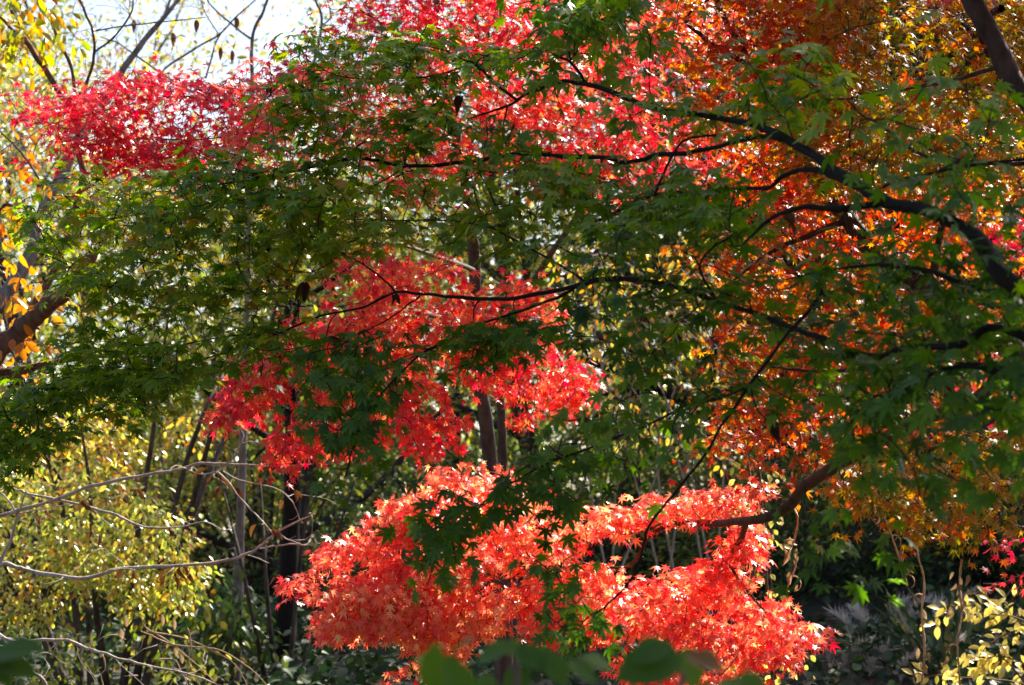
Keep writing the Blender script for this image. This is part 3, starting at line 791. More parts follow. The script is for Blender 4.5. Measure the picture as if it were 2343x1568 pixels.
# ------------------------------------------------------------------ T4: flame red maple, low
def flame_maple():
    t = Tree('flame_maple', (2.35, 7.2, 0), 'maple spreading low sunlit orange-red foliage above the bank', 'tree', bark=bark_mat('brown_red_bark', (.03, .014, .009), (.10, .05, .032), 30, .7))
    a = np.array([(2342, 875, 36, 7.1), (2230, 918, 32, 7.2), (2110, 960, 30, 7.4), (2000, 1020, 29, 7.6), (1900, 1072, 28, 7.8), (1850, 1112, 27, 8.0), (1790, 1168, 24, 8.2), (1720, 1190, 20, 8.3), (1600, 1196, 16, 8.95), (1500, 1192, 13, 9.25), (1400, 1166, 10, 9.45), (1290, 1166, 8, 9.65), (1180, 1180, 6, 9.75), (1080, 1186, 5, 9.75), (900, 1210, 3, 9.75), (800, 1240, 2.5, 9.75)], float)
    t.limb(np.vstack([[(2.35, 7.2, -.1, .075)], [(2.2, 7.15, .9, .06)], [(1.95, 7.1, 1.7, .05)], np.column_stack([P(a[:, 0], a[:, 1], a[:, 3]), a[:, 2] * KPX * a[:, 3] / 2])]), 'trunk', sides=11)
    t.trace([(1710, 1195, 14, 8.35), (1690, 1240, 13, 8.85), (1655, 1285, 12, 9.05), (1600, 1330, 9, 9.25), (1540, 1350, 7, 9.35), (1450, 1400, 4, 9.45)])
    t.trace([(1670, 1290, 8, 8.95), (1700, 1340, 7, 8.95), (1750, 1400, 5, 9.05), (1800, 1460, 3, 9.15)])
    t.trace([(1540, 1196, 10, 9.15), (1480, 1230, 9, 9.35), (1460, 1275, 8, 9.45), (1420, 1300, 6, 9.55), (1300, 1285, 4, 9.65), (1150, 1300, 3, 9.65)])
    t.trace([(1400, 1166, 7, 9.45), (1300, 1220, 5, 9.55), (1150, 1340, 4, 9.65), (1030, 1400, 3, 9.65)])
    t.trace([(1100, 1188, 4, 9.75), (950, 1280, 3.5, 9.65), (850, 1340, 3, 9.65), (760, 1400, 2, 9.55)])
    t.trace([(900, 1210, 3, 9.75), (780, 1270, 2.5, 9.65), (690, 1330, 2, 9.65)])
    C = dict(clump=.72, slope=-.32, spread=.065, flat=.25, soft=.015)
    D = dict(clump=.72, slope=.34, spread=.065, flat=.25, soft=.015)
    R = [
        ([(625, 1365), (720, 1285), (760, 1235), (900, 1165), (1000, 1180), (980, 1300), (900, 1330), (820, 1355), (700, 1355)], 190, 9.65, 9.7, .5, 7, .041, .42, .17, .55, C),
        ([(885, 1160), (1005, 1075), (1120, 1065), (1200, 1095), (1260, 1140), (1350, 1165), (1480, 1165), (1440, 1215), (1300, 1260), (1100, 1280), (960, 1260)], 380, 9.75, 9.4, .6, 7, .041, .55, .20, .5, C),
        ([(1350, 1175), (1450, 1158), (1600, 1122), (1770, 1110), (1770, 1125), (1700, 1170), (1560, 1185), (1440, 1195)], 130, 9.45, 8.8, .4, 7, .041, .52, .20, .45, C),
        ([(700, 1350), (820, 1335), (1000, 1280), (1250, 1265), (1400, 1290), (1420, 1385), (1340, 1405), (1200, 1390), (1080, 1400), (1010, 1460), (940, 1475), (830, 1440), (745, 1458), (735, 1395)], 480, 9.55, 9.4, .6, 7, .041, .56, .20, .6, C),
        ([(900, 1450), (1070, 1400), (1170, 1410), (1090, 1470), (1010, 1535), (950, 1530)], 85, 9.45, 9.4, .3, 7, .041, .70, .20, .65, C),
        ([(1200, 1410), (1300, 1380), (1460, 1335), (1600, 1300), (1700, 1310), (1770, 1370), (1885, 1440), (1840, 1485), (1820, 1525), (1720, 1520), (1560, 1490), (1440, 1460), (1280, 1490), (1205, 1455)], 430, 9.45, 9.1, .6, 7, .041, .46, .20, .6, D),
        ([(1640, 1240), (1695, 1200), (1730, 1225), (1720, 1305), (1650, 1335), (1580, 1325)], 70, 9.15, 8.9, .3, 7, .041, .44, .12, .55, D),
        ([(1410, 1510), (1560, 1500), (1730, 1535), (1730, 1640), (1560, 1640), (1430, 1620)], 110, 9.35, 9.1, .4, 7, .041, .38, .12, .65, D),
        ([(915, 1535), (955, 1535), (950, 1565), (920, 1565)], 3, 9.45, 9.4, .2, 6, .041, .5, .1, .8),
    ]
    foliage(t, M_FLAME, R, MAPLE_S)
    t.finish()


flame_maple()


# ------------------------------------------------------------------ T5: small red maple at the right edge
def small_maple():
    t = Tree('red_maple', (3.35, 11.6, float(gz(3.35, 11.6))), 'small bright red maple half hidden at the right edge', 'tree', bark=B_BROWN)
    g = float(gz(3.35, 11.6))
    t.limb([(3.35, 11.6, g - .1, .05), (3.2, 11.5, 1.4, .04), (3.0, 11.3, 2.2, .03), (2.9, 11.2, 3.0, .02)], 'trunk')
    t.limb([(3.2, 11.5, 1.5, .02), (2.9, 11.4, 1.7, .014), (2.6, 11.3, 1.75, .006)])
    R = [
        ([(2225, 870), (2290, 800), (2460, 780), (2460, 960), (2240, 968)], 60, 11.3, 11.3, .6, 9, .045, .42, .12, .5),
        ([(2300, 420), (2460, 420), (2460, 620), (2340, 600), (2200, 560), (2220, 470)], 70, 11.2, 11.2, .6, 9, .045, .26, .12, .5),
        ([(2240, 1330), (2300, 1250), (2460, 1180), (2460, 1330), (2340, 1340), (2270, 1370)], 22, 11.4, 11.3, .5, 6, .042, .45, .1, .5),
    ]
    foliage(t, M_RED, R, MAPLE_S)
    t.finish()


small_maple()


# ------------------------------------------------------------------ branching trees behind
def branch_tree(t, base, h, r0, lean=(0, 0), levels=3, kids=(5, 4, 3), spread=.75, first=.35, seed=1, droop=0., side=6, main=None):
    """a trunk with limbs and twigs by recursion; returns the tips"""
    rs = np.random.RandomState(seed)
    tips = []
    fine = Tubes()

    def arm(p, d, L, r, lev):
        k = 5 if lev else 8
        pts, dd = [p], d
        for i in range(k):
            dd = unit(dd + rs.normal(0, .16 if lev else .07, 3) + np.array([0, 0, .10 if lev and not droop else -droop * .1 * lev]))
            pts.append(pts[-1] + dd * L / k)
        pts = np.array(pts)
        rr = np.linspace(r, r * (.35 if lev < levels else .4), k + 1)
        if lev == 0:
            tb = Tubes(); tb.add(pts, rr, 9); tb.build('trunk', t.bark, t.o)
        else:
            fine.add(pts, rr, max(4, side - lev))
        if lev == levels:
            tips.extend([(pts[-1], dd), (pts[-2], dd), (pts[-3], dd)])
            return
        n = kids[lev]
        for i in range(n):
            f = first + (1 - first) * (i + rs.uniform(.2, .9)) / n if lev == 0 else (i + rs.uniform(.4, 1)) / n
            f = min(f, .98)
            j = f * k
            a = int(j)
            q = pts[a] + (pts[min(a + 1, k)] - pts[a]) * (j - a)
            az = i * 2.4 + rs.uniform(0, 1.2)
            dirn = pts[min(a + 1, k)] - pts[a]
            dirn = unit(dirn)
            u = unit(np.cross(dirn, [.3, .2, .9])); w = np.cross(dirn, u)
            nd = unit(dirn * (1 - spread * .6) + (u * math.cos(az) + w * math.sin(az)) * spread)
            arm(q, nd, L * rs.uniform(.38, .58) * (1.15 - .45 * f), r * (1 - .6 * f) * .55, lev + 1)
        tips.append((pts[-1], dd))

    arm(np.array(base, float) - [0, 0, .1], unit(np.array([lean[0], lean[1], 1.0])), h, r0, 0)
    b = fine.build('branches', t.bark, t.o)
    if b is not None:
        b['kind'] = 'stuff'
    return tips


def leafy(t, tips, mat, n, size, tint, tsd, rad, templates=OVAL, hang=.35, csd=.1, name='crown'):
    L = Leaves(templates)
    per = max(1, int(n / max(1, len(tips))))
    for p, d in tips:
        q = p + RNG.normal(0, rad, (per, 3)) * [1, 1, .7]
        dd = d + RNG.normal(0, .8, (per, 3)); dd[:, 2] -= hang
        nn = np.array([0, -.2, 1.0]) + RNG.normal(0, .5, (per, 3))
        L.add(q, dd, nn, size * RNG.uniform(.7, 1.2, per), np.clip(tint + RNG.normal(0, csd) + RNG.normal(0, tsd, per), .02, .98))
    return L.build(name, mat, t.o)


def forest():
    # name, x, y, height, radius, lean, leaf material, leaves, leaf size, tint, spread radius, label
    rows = [
        (-2.15, 21, 3.5, .11, (.05, 0), M_FOREST, 9000, 0.075, .66, .36, 'olive-leaved tree with a dark trunk behind the yellow shrub'),
        (-5.1, 24, 5.4, .13, (-.03, 0), M_FOREST, 10500, 0.082, .76, .42, 'yellowing tree rising behind the leaning grey trunk at the left'),
        (-3.2, 27, 4.4, .14, (.02, 0), M_YELLOW, 12000, .09, .60, .46, 'amber-yellow tree far back between the left shrub and the crimson maple'),
        (-6.0, 31, 8.0, .15, (-.04, 0), M_FOREST, 9000, 0.102, .86, .5, 'amber tree far back at the left edge'),
        (.35, 26, 8, .13, (-.05, 0), M_YELLOW, 10500, 0.082, .55, .42, 'golden tree seen through the gap under the green shelf'),
        (1.6, 30, 9, .15, (.04, 0), M_FOREST, 12000, 0.095, .74, .5, 'olive-gold tree behind the twin grey stems'),
        (2.7, 23, 7.5, .13, (.06, 0), M_FOREST, 10500, 0.075, .55, .42, 'dull green tree above the dark bank'),
        (4.6, 26, 8, .15, (-.03, 0), M_FOREST, 12000, 0.082, .45, .46, 'dark green tree on the bank behind the dried vines'),
        (6.2, 24.5, 8, .15, (-.05, 0), M_FOREST, 10500, 0.082, .40, .46, 'dark green tree above the silver plumes at far right'),
        (-.9, 34, 8, .15, (.0, 0), M_FOREST, 10500, 0.109, .64, .5, 'distant yellow-green tree behind the hanging red sprays'),
        (3.6, 36, 10, .16, (.0, 0), M_YELLOW, 10500, 0.109, .65, .55, 'distant gold tree behind the golden maple'),
        (-6.3, 26.5, 6.2, .14, (.0, 0), M_FOREST, 10500, 0.085, .80, .45, 'tan-leaved tree at the left edge behind the brown limb'),
        (-4.3, 30, 5.2, .14, (.0, 0), M_FOREST, 12000, 0.09, .74, .5, 'broad olive tree behind the left end of the green maple shelf'),
        (-7.4, 28, 7, .14, (.08, 0), M_YELLOW, 7500, 0.095, .4, .45, 'yellow-green tree cut by the left edge'),
        (7.6, 33, 10, .16, (-.04, 0), M_AMBER, 9000, 0.109, .55, .55, 'amber tree far behind the trunk at upper right'),
        (-2.4, 41, 5.5, .16, (.02, 0), M_FOREST, 9000, 0.136, .6, .6, 'hazy olive tree farthest back left of the middle'),
    ]
    for i, (x, y, h, r, lean, mat, n, sz, tint, rad, lab) in enumerate(rows):
        z = float(gz(x, y))
        t = Tree('broadleaf_tree', (x, y, z), lab, 'tree', 'woodland trees behind the maples', B_FOREST)
        tips = branch_tree(t, (x, y, z), h, r, lean, 3, (10, 4, 3), .85, .10, 40 + i)
        leafy(t, tips, mat, n, sz, tint, .12, rad)
    # dark trunk in the shade, left of the low red foliage
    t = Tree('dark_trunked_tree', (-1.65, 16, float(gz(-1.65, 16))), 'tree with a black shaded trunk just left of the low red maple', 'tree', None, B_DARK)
    tips = branch_tree(t, (-1.65, 16, float(gz(-1.65, 16))), 3.6, .085, (-.02, 0), 3, (8, 4, 3), .8, .4, 77)
    leafy(t, tips, M_FOREST, 1300, .075, .5, .14, .35)
    for x, y, h, lab in ((4.2, 33, 12, 'tall dark evergreen added for shade far behind the diagonal trunk of the golden maple'), (7.6, 31, 13, 'tall dark evergreen added for shade behind the right edge, nearest of the evergreens'), (11, 34, 14, 'tall dark evergreen added for shade beyond the right edge of the wood'), (6.2, 38, 14, 'tallest dark evergreen added for shade, closing the view behind the gold leaves'), (9.5, 28, 12, 'dark evergreen added for shade at far right, behind the one nearest the bank'), (4.5, 21.5, 7.5, 'dark evergreen added for shade on the bank, the nearest in sight'), (6.7, 20.5, 8.5, 'dark evergreen added for shade close beyond the right edge by the bank'), (8.8, 22.5, 11, 'dark evergreen added for shade beyond the right edge, second from the bank')):
        z = float(gz(x, y))
        t = Tree('shade_evergreen', (x, y, z), lab, 'tree', 'evergreens added to shade the bank', B_DARK)  # evergreens put in to darken the bank and the right background
        tips = branch_tree(t, (x, y, z), h, .2, (0, 0), 3, (16, 5, 3), .95, .06, int(x * 10))
        leafy(t, tips, M_IVY, 9000, .22 if y > 27 else .13, .4, .15, .45 if y > 27 else .38)
    # bushes of the understory
    rows = [(-4.6, 19.5, 1.9, 1.3, M_YELLOW, .5, 'yellow bush in the understory at the left edge'), (-.7, 19.5, 1.3, 1.1, M_FOREST, .45, 'low green bush behind the dark trunk'), (-2.6, 23, 2.4, 1.6, M_FOREST, .72, 'olive bush in the understory behind the yellow shrub'),
            (.9, 21.5, 1.8, 1.4, M_FOREST, .68, 'olive bush on the bank behind the twin grey stems'), (-.5, 25.5, 2.4, 1.7, M_FOREST, .35, 'dark green bush deep in the gap under the hanging red sprays'), (2.6, 20, 1.6, 1.3, M_FOREST, .6, 'dull olive bush on the bank above the low red foliage'),
            (4.4, 20, 1.5, 1.2, M_FOREST, .3, 'dark green bush on the bank behind the hanging vine'), (5.3, 17.5, 1.6, 1.0, M_FOREST, .5, 'green bush on the bank at the right edge'), (-4.4, 27, 2.6, 1.9, M_YELLOW, .7, 'orange-yellow bush far back at the left'),
            (2.4, 27, 2.6, 2.0, M_YELLOW, .5, 'pale yellow bush far back right of the twin stems'), (5.2, 29, 3, 2.0, M_FOREST, .65, 'olive bush far back at the right')]
    for x, y, h, w, mat, tint, lab in rows:
        g = float(gz(x, y))
        t = Tree('bush', (x, y, g), lab, 'bush', 'bushes of the understory', B_FOREST)
        tips = []
        T = Tubes()
        for k in range(60):
            a = RNG.uniform(0, 2 * math.pi); r = w * math.sqrt(RNG.uniform(0, 1)); f = RNG.uniform(.15, 1)
            p = np.array([x + r * math.cos(a), y + r * math.sin(a), g + h * f * (1 - .35 * (r / w) ** 2)])
            c = spline([(x + r * .12 * math.cos(a), y + r * .12 * math.sin(a), g - .05), (x + r * .6 * math.cos(a), y + r * .6 * math.sin(a), g + (p[2] - g) * .7), p], 3)
            T.add(c, np.linspace(.014, .004, len(c)), 4)
            tips.append((p, unit(c[-1] - c[-2])))
        T.build('stems', t.bark, t.o)['kind'] = 'stuff'
        leafy(t, tips, mat, 4200, .07, tint, .16, .24)
    # the wood far behind, one mass
    L = Leaves(OVAL)
    n = 16000
    x = RNG.uniform(-26, 26, n); y = RNG.uniform(46, 66, n)
    top = np.array([6.0 + 4.5 * noise.noise(Vector((a * .16, 7.7, 0))) + 1.5 * noise.noise(Vector((a * .6, 3.3, 0))) for a in x])
    f = RNG.uniform(0, 1, n)
    p = np.stack([x, y, gz(x, y) + 3.2 + (top - 1.5) * f], 1)
    keep = np.array([noise.noise(Vector(q * .35)) > -.22 for q in p])
    p = p[keep]; n = len(p)
    L.add(p, RNG.normal(0, 1, (n, 3)) - [0, 0, .4], RNG.normal(0, .5, (n, 3)) + [0, -.3, 1], RNG.uniform(.3, .6, n), np.clip(RNG.normal(.6, .2, n), 0, 1))
    L2 = Leaves(OVAL)
    n = 9000
    x = RNG.uniform(-26, 26, n); y = RNG.uniform(44, 60, n)
    p = np.stack([x, y, gz(x, y) + RNG.uniform(0, 4.2, n)], 1)
    L.add(p, RNG.normal(0, 1, (n, 3)) - [0, 0, .4], RNG.normal(0, .5, (n, 3)) + [0, -.3, 1], RNG.uniform(.3, .6, n), np.clip(RNG.normal(.35, .2, n), 0, 1))
    tag(L.build('far_wood', M_FOREST), 'hazy olive wood closing the view far behind the trees', 'wood', kind='stuff')


forest()


def bare_trees():
    # leaning grey trunk, upper left
    g = float(gz(-4.2, 13.5))
    t = Tree('bare_tree', (-4.0, 13.6, g), 'bare tree with a pale grey trunk leaning right across the white sky', 'tree', 'bare trees at the left', B_GREY)
    a = np.array([(-60, 800, 38, 13.6), (0, 700, 35, 13.6), (60, 605, 32, 13.7), (95, 500, 30, 13.8), (150, 385, 28, 13.9), (180, 320, 24, 14), (240, 230, 19, 14.1), (290, 150, 15, 14.2), (350, 70, 12, 14.3), (410, 0, 9, 14.4), (450, -80, 7, 14.5)], float)
    t.limb(np.vstack([[(-4.0, 13.6, g - .1, .075)], np.column_stack([P(a[:, 0], a[:, 1], a[:, 3]), a[:, 2] * KPX * a[:, 3] / 2])]), 'trunk', sides=11)
    t.trace([(350, 70, 8, 14.3), (375, 40, 7, 14.3), (390, 0, 5, 14.3)])
    t.trace([(190, 300, 16, 14), (150, 290, 10, 14.1), (100, 280, 7, 14.2), (40, 260, 4, 14.3)])
    t.trace([(100, 500, 12, 13.8), (180, 440, 9, 13.9), (270, 400, 7, 14), (360, 360, 5, 14.1)])
    pts = sample([(-40, -60), (300, -60), (330, 120), (220, 300), (60, 420), (-40, 420)], 300, 14.2, 14.4, 1.2)
    t.grow(pts, rtip=.0024, slope=.003)
    pts = sample([(-60, 180), (150, 260), (260, 420), (200, 640), (60, 900), (-60, 900)], 260, 14.6, 14.6, 2.0)
    d = t.grow(pts, rtip=.0024, slope=.003)
    L = Leaves(OVAL)
    spray(L, pts[::2], d[::2], 2.5, .06, .75, .12, .7, .07)
    L.build('crown', M_FOREST, t.o)
    pts = sample([(280, 90), (480, 10), (520, 120), (330, 260)], 26, 14.3, 14.4, .8)
    d = t.grow(pts, rtip=.0018, slope=.002)
    L = Leaves(OVAL)
    spray(L, pts[:14], d[:14], 2, .05, .5, .15, .7, .06)
    L.build('crown', M_YELLOW, t.o)
    t.finish('branches')

    # dark forked tree in front of it
    g = float(gz(-3.5, 12))
    t = Tree('bare_tree', (-3.5, 12, g), 'dark slender bare tree forking behind the crimson crest', 'tree', 'bare trees at the left', B_BROWN)
    a = np.array([(-220, 1250, 26, 12), (-60, 900, 22, 12), (110, 640, 18, 12), (186, 430, 16, 12), (180, 340, 15, 12), (176, 260, 14, 12), (150, 232, 13, 12), (110, 170, 13, 12), (70, 110, 12, 12), (35, 40, 10, 12), (15, -20, 9, 12), (0, -100, 7, 12)], float)
    t.limb(np.vstack([[(-3.5, 12, g - .1, .05)], np.column_stack([P(a[:, 0], a[:, 1], a[:, 3]), a[:, 2] * KPX * a[:, 3] / 2])]), 'trunk', sides=9)
    t.trace([(178, 300, 8, 12), (195, 205, 7.5, 12), (215, 130, 7, 12), (213, 70, 6.5, 12), (190, 20, 6, 12), (175, -40, 5, 12)])
    t.trace([(219, 118, 5, 12), (260, 85, 4.5, 12), (300, 30, 4, 12), (305, -20, 3, 12)])
    t.trace([(214, 72, 4, 12), (290, 60, 3.5, 12), (380, 50, 3, 12), (470, 40, 2, 12)])
    t.trace([(172, 225, 8, 12.1), (165, 160, 8, 12.1), (130, 80, 8, 12.1), (100, 10, 7, 12.1), (90, -40, 6, 12.1)])
    t.trace([(70, 112, 8, 12), (30, 70, 7, 12), (-20, 20, 6, 12)])
    t.trace([(150, 520, 5, 12), (70, 380, 5, 12), (30, 330, 4.5, 12), (-40, 270, 4, 12)])
    pts = sample([(-30, -60), (330, -60), (300, 100), (60, 220), (-30, 220)], 50, 12, 12.1, .8)
    d = t.grow(pts, rtip=.0014, slope=.0022)
    pts = sample([(-40, -60), (150, -60), (160, 60), (110, 150), (20, 130), (-40, 170)], 60, 11.9, 12.0, .7)
    d = t.grow(pts, rtip=.0014, slope=.002)
    L = Leaves(OVAL)
    spray(L, pts, d, 4, .075, .25, .25, .7, .09)
    L.build('crown', M_AMBER, t.o)
    t.finish('branches')

    # thin branches against the sky
    g = float(gz(-1.9, 15))
    t = Tree('bare_tree', (-1.9, 15, g), 'bare tree whose thin twigs cross the white sky with a few dead leaves', 'tree', 'bare trees at the left', B_GREY)
    a = np.array([(560, 900, 16, 15), (570, 500, 13, 15), (578, 250, 10, 15), (576, 140, 9, 15), (578, 80, 8, 15), (600, 30, 7, 15), (615, -10, 6, 15)], float)
    t.limb(np.vstack([[(-1.9, 15, g - .1, .05)], np.column_stack([P(a[:, 0], a[:, 1], a[:, 3]), a[:, 2] * KPX * a[:, 3] / 2])]), 'trunk')
    t.trace([(572, 300, 8, 15), (500, 240, 7, 15), (420, 200, 6, 15), (330, 140, 5, 15), (270, 100, 4, 15), (230, 85, 3, 15)])
    t.trace([(420, 200, 5, 15), (370, 168, 5, 15), (440, 115, 5, 15), (500, 80, 4.5, 15), (540, 40, 4, 15), (590, -5, 3, 15)])
    t.trace([(575, 90, 6, 15), (520, 48, 5, 15), (480, 10, 4, 15), (465, -30, 3, 15)])
    t.trace([(470, 180, 5, 15), (485, 130, 4.5, 15), (500, 85, 4, 15), (540, 40, 3, 15)])
    t.trace([(500, 80, 3, 15), (470, 30, 3, 15), (455, -20, 2, 15)])
    t.trace([(690, 250, 9, 15), (735, 60, 7, 15), (722, 0, 6, 15), (715, -60, 5, 15)])
    t.trace([(735, 60, 4, 15), (755, 40, 4, 15), (750, 0, 3, 15)])
    pts = sample([(240, -40), (600, -40), (580, 100), (440, 160), (330, 130)], 40, 15, 15, .6)
    d = t.grow(pts, rtip=.0014, slope=.0012)
    L = Leaves(OVAL)
    spray(L, pts[:12], d[:12], 2, .05, .6, .15, .8, .05)
    L.build('crown', M_YELLOW, t.o)
    for x, y in ((540, 40), (503, 108), (530, 115), (448, 45), (395, 75), (305, 45)):
        L = Leaves(WITHER)
        L.add(P(x, y, 15), np.array([.1, 0, -1]), np.array([.3, -1, .1]), .09, .3)
        L.build('dead_leaf', M_DEAD, t.o)
    t.finish('branches')

    # brown limb from the left edge with big orange leaves
    g = float(gz(-3.6, 11.2))
    t = Tree('brown_limbed_tree', (-3.5, 11.2, g), 'tree with a thick brown limb and long orange leaves entering at the left edge', 'tree', None, B_BROWN)
    a = np.array([(-120, 1000, 70, 11.2), (-60, 880, 60, 11.2), (0, 800, 48, 11.1), (50, 752, 46, 11.1), (100, 705, 42, 11.0), (150, 665, 36, 10.9), (200, 600, 28, 10.9), (260, 500, 20, 11), (300, 400, 14, 11.1)], float)
    t.limb(np.vstack([[(-3.4, 11.2, g - .1, .1)], np.column_stack([P(a[:, 0], a[:, 1], a[:, 3]), a[:, 2] * KPX * a[:, 3] / 2])]), 'trunk', sides=12)
    t.trace([(-60, 900, 46, 11.2), (0, 862, 40, 11.2), (40, 850, 26, 11.2), (80, 842, 18, 11.2), (150, 826, 12, 11.2), (250, 815, 8, 11.2), (420, 838, 5, 11.3)])
    t.trace([(-40, 560, 10, 11.6), (10, 470, 8, 11.6), (60, 500, 6, 11.6)])
    R = [([(-40, 590), (30, 545), (60, 640), (110, 660), (110, 700), (60, 840), (-40, 760)], 22, 11.3, 11.3, .8, 5, .085, .7, .12, .7, dict(spread=.11)),
         ([(-40, 330), (60, 300), (110, 420), (70, 560), (-40, 560)], 18, 12, 12, .8, 4, .07, .8, .15, .7, dict(spread=.11))]
    foliage(t, M_AMBER, R, OVAL, 'crown')
    t.finish('branches')

    # pale bare branches, lower left, in the sun
    g = float(gz(-3.1, 10.4))
    t = Tree('bare_shrub', (-3.0, 10.4, g), 'leafless shrub with long pale branches arching in the sun at lower left', 'shrub', None, B_PALE)
    cx = lambda a: [(x * .3356, 1042 + y * .3356, w * .72, d) for x, y, w, d in a]
    a = np.array([(-120, 1560, 30, 10.4), (-60, 1400, 24, 10.3), (-20, 1300, 18, 10.2)], float)
    t.limb(np.vstack([[(-2.95, 10.4, g - .1, .06)], np.column_stack([P(a[:, 0], a[:, 1], a[:, 3]), a[:, 2] * KPX * a[:, 3] / 2])]), 'trunk')
    t.trace([(-60, 1400, 16, 10.3)] + cx([(-60, 420, 13, 10.2), (0, 412, 12, 10.2), (200, 355, 12, 10.2), (380, 300, 11, 10.2), (620, 210, 11, 10.15), (900, 150, 10, 10.1), (1120, 115, 9, 10.1), (1250, 85, 9, 10.1), (1380, 50, 8, 10.1), (1560, 62, 7, 10.1), (1750, 66, 6, 10.1), (1960, 80, 5, 10.1), (2120, 60, 3, 10.1)]))
    t.trace([(-60, 1380, 16, 10.3)] + cx([(0, 752, 14, 10.2), (120, 768, 13, 10.2), (250, 800, 13, 10.2), (480, 836, 12, 10.1), (650, 825, 12, 10.1), (760, 790, 12, 10.1), (900, 766, 12, 10.1), (1200, 756, 11, 10.0), (1500, 722, 10, 10.0), (1680, 675, 9, 10.0), (1780, 610, 8, 10.0), (1860, 540, 7, 10.0), (2000, 462, 6, 10.0), (2140, 400, 4, 10.0)]))
    t.trace(cx([(140, 240, 8, 10.2), (200, 262, 8, 10.2), (450, 312, 8, 10.2), (750, 390, 8, 10.1), (860, 440, 7, 10.1), (960, 485, 7, 10.1), (1100, 497, 6, 10.1), (1250, 485, 5, 10.1), (1390, 455, 5, 10.1), (1460, 480, 4, 10.1), (1520, 512, 3, 10.1)]))
    t.trace(cx([(1770, 636, 5, 10.0), (1880, 618, 5, 10.0), (2000, 605, 5, 10.0), (2090, 612, 4, 10.0), (2180, 600, 3, 10.0)]))
    t.trace(cx([(1900, 530, 4, 10.0), (1960, 572, 4, 10.0), (2050, 606, 3, 10.0)]))
    t.trace(cx([(1480, 110, 6, 10.1), (1560, 190, 6, 10.1), (1620, 275, 5, 10.1), (1700, 360, 5, 10.1), (1780, 440, 5, 10.0), (1860, 535, 5, 10.0)]))
    t.trace(cx([(0, 750, 12, 10.2), (30, 660, 11, 10.2), (70, 590, 11, 10.2), (100, 490, 9, 10.2), (125, 400, 8, 10.2), (165, 290, 6, 10.2), (180, 240, 4, 10.2)]))
    t.trace(cx([(110, 380, 6, 10.2), (60, 310, 6, 10.2), (-20, 230, 5, 10.2)]))
    t.trace(cx([(-60, 240, 5, 10.2), (60, 225, 5, 10.2), (140, 240, 4, 10.2)]))
    t.trace(cx([(1440, 70, 5, 10.1), (1540, 60, 5, 10.1), (1600, -10, 5, 10.1), (1640, -80, 5, 10.1), (1660, -130, 4, 10.1), (1640, -190, 3, 10.1)]))
    t.trace(cx([(1560, 60, 4.5, 10.1), (1490, 100, 4.5, 10.1), (1390, 128, 4, 10.1), (1330, 120, 3, 10.1), (1290, 95, 2.5, 10.1)]))
    t.trace(cx([(1640, -80, 4, 10.1), (1720, -95, 3, 10.1), (1800, -70, 2.5, 10.1)]))
    t.trace(cx([(1520, 110, 4, 10.1), (1640, 170, 4, 10.1), (1850, 215, 4, 10.1), (1960, 280, 3.5, 10.1), (2010, 350, 3, 10.1), (2040, 430, 2.5, 10.1)]))
    t.trace([(-40, 1420, 14, 10.3)] + cx([(60, 1262, 11, 10.2), (200, 1268, 11, 10.2), (330, 1260, 10, 10.2), (470, 1266, 10, 10.2), (580, 1310, 9, 10.2), (700, 1348, 9, 10.1), (860, 1395, 8, 10.1), (1000, 1432, 7, 10.1), (1240, 1480, 6, 10.1), (1400, 1530, 5, 10.1), (1540, 1580, 4, 10.1)]))
    t.trace([(-80, 1480, 16, 10.3)] + cx([(0, 1430, 13, 10.2), (110, 1450, 13, 10.2), (200, 1476, 12, 10.2), (270, 1510, 10, 10.2), (340, 1590, 8, 10.2)]))
    t.trace(cx([(120, 400, 4, 10.2), (500, 330, 3, 10.2), (620, 360, 3, 10.2), (740, 470, 2.5, 10.2), (830, 520, 2, 10.2)]))
    pts = sample([(20, 1080), (480, 1040), (760, 1090), (720, 1260), (500, 1330), (200, 1330), (20, 1300)], 70, 10.2, 10.0, .5)
    d = t.grow(pts, rtip=.0012, slope=.0012)
    pts2 = sample([(-20, 1440), (300, 1440), (560, 1500), (560, 1600), (0, 1600)], 40, 10.2, 10.1, .4)
    t.grow(pts2, rtip=.0012, slope=.0012)
    L = Leaves(WITHER)
    spray(L, pts[:12], d[:12], 3, .06, .8, .15, .9, .04)
    L.build('withered_foliage', M_DEAD, t.o)
    t.finish('branches')

    # tan dead stems bending to the right
    t = Tree('dead_stems', (*P(600, 1640, 10.6)[:2], float(gz(*P(600, 1640, 10.6)[:2]))), 'tangle of tan dead stems bending over at lower left', 'dry plant', None, bark_mat('tan_stem', (.22, .14, .08), (.45, .33, .2), 30))
    for rr in ([(960, 1200), (1200, 1290), (1500, 1330), (1700, 1450), (1830, 1580)], [(1000, 1200), (1270, 1250), (1560, 1390), (1650, 1500), (1700, 1600)], [(960, 1100), (1000, 1180), (1150, 1270), (1400, 1480), (1500, 1600)], [(1080, 1390), (1190, 1396), (1240, 1480), (1290, 1600)], [(700, 1360), (720, 1450), (690, 1500), (710, 1600)], [(1280, 1180), (1300, 1300), (1290, 1420), (1380, 1600)]):
        t.trace(cx([(x, y, 5 - i * .5, 10.6) for i, (x, y) in enumerate(rr)][::-1]), 'stem', sides=5)
    L = Leaves(WITHER)
    for x, y in ((1100, 1080), (1180, 1110), (850, 1090), (820, 1180), (1190, 1290), (1230, 1340)):
        L.add(P(x * .3356, 1042 + y * .3356, 10.6), np.array([.2, 0, -1]), np.array([.2, -1, .2]), .06, .3)
    L.build('withered_foliage', M_STRAW, t.o)


bare_trees()


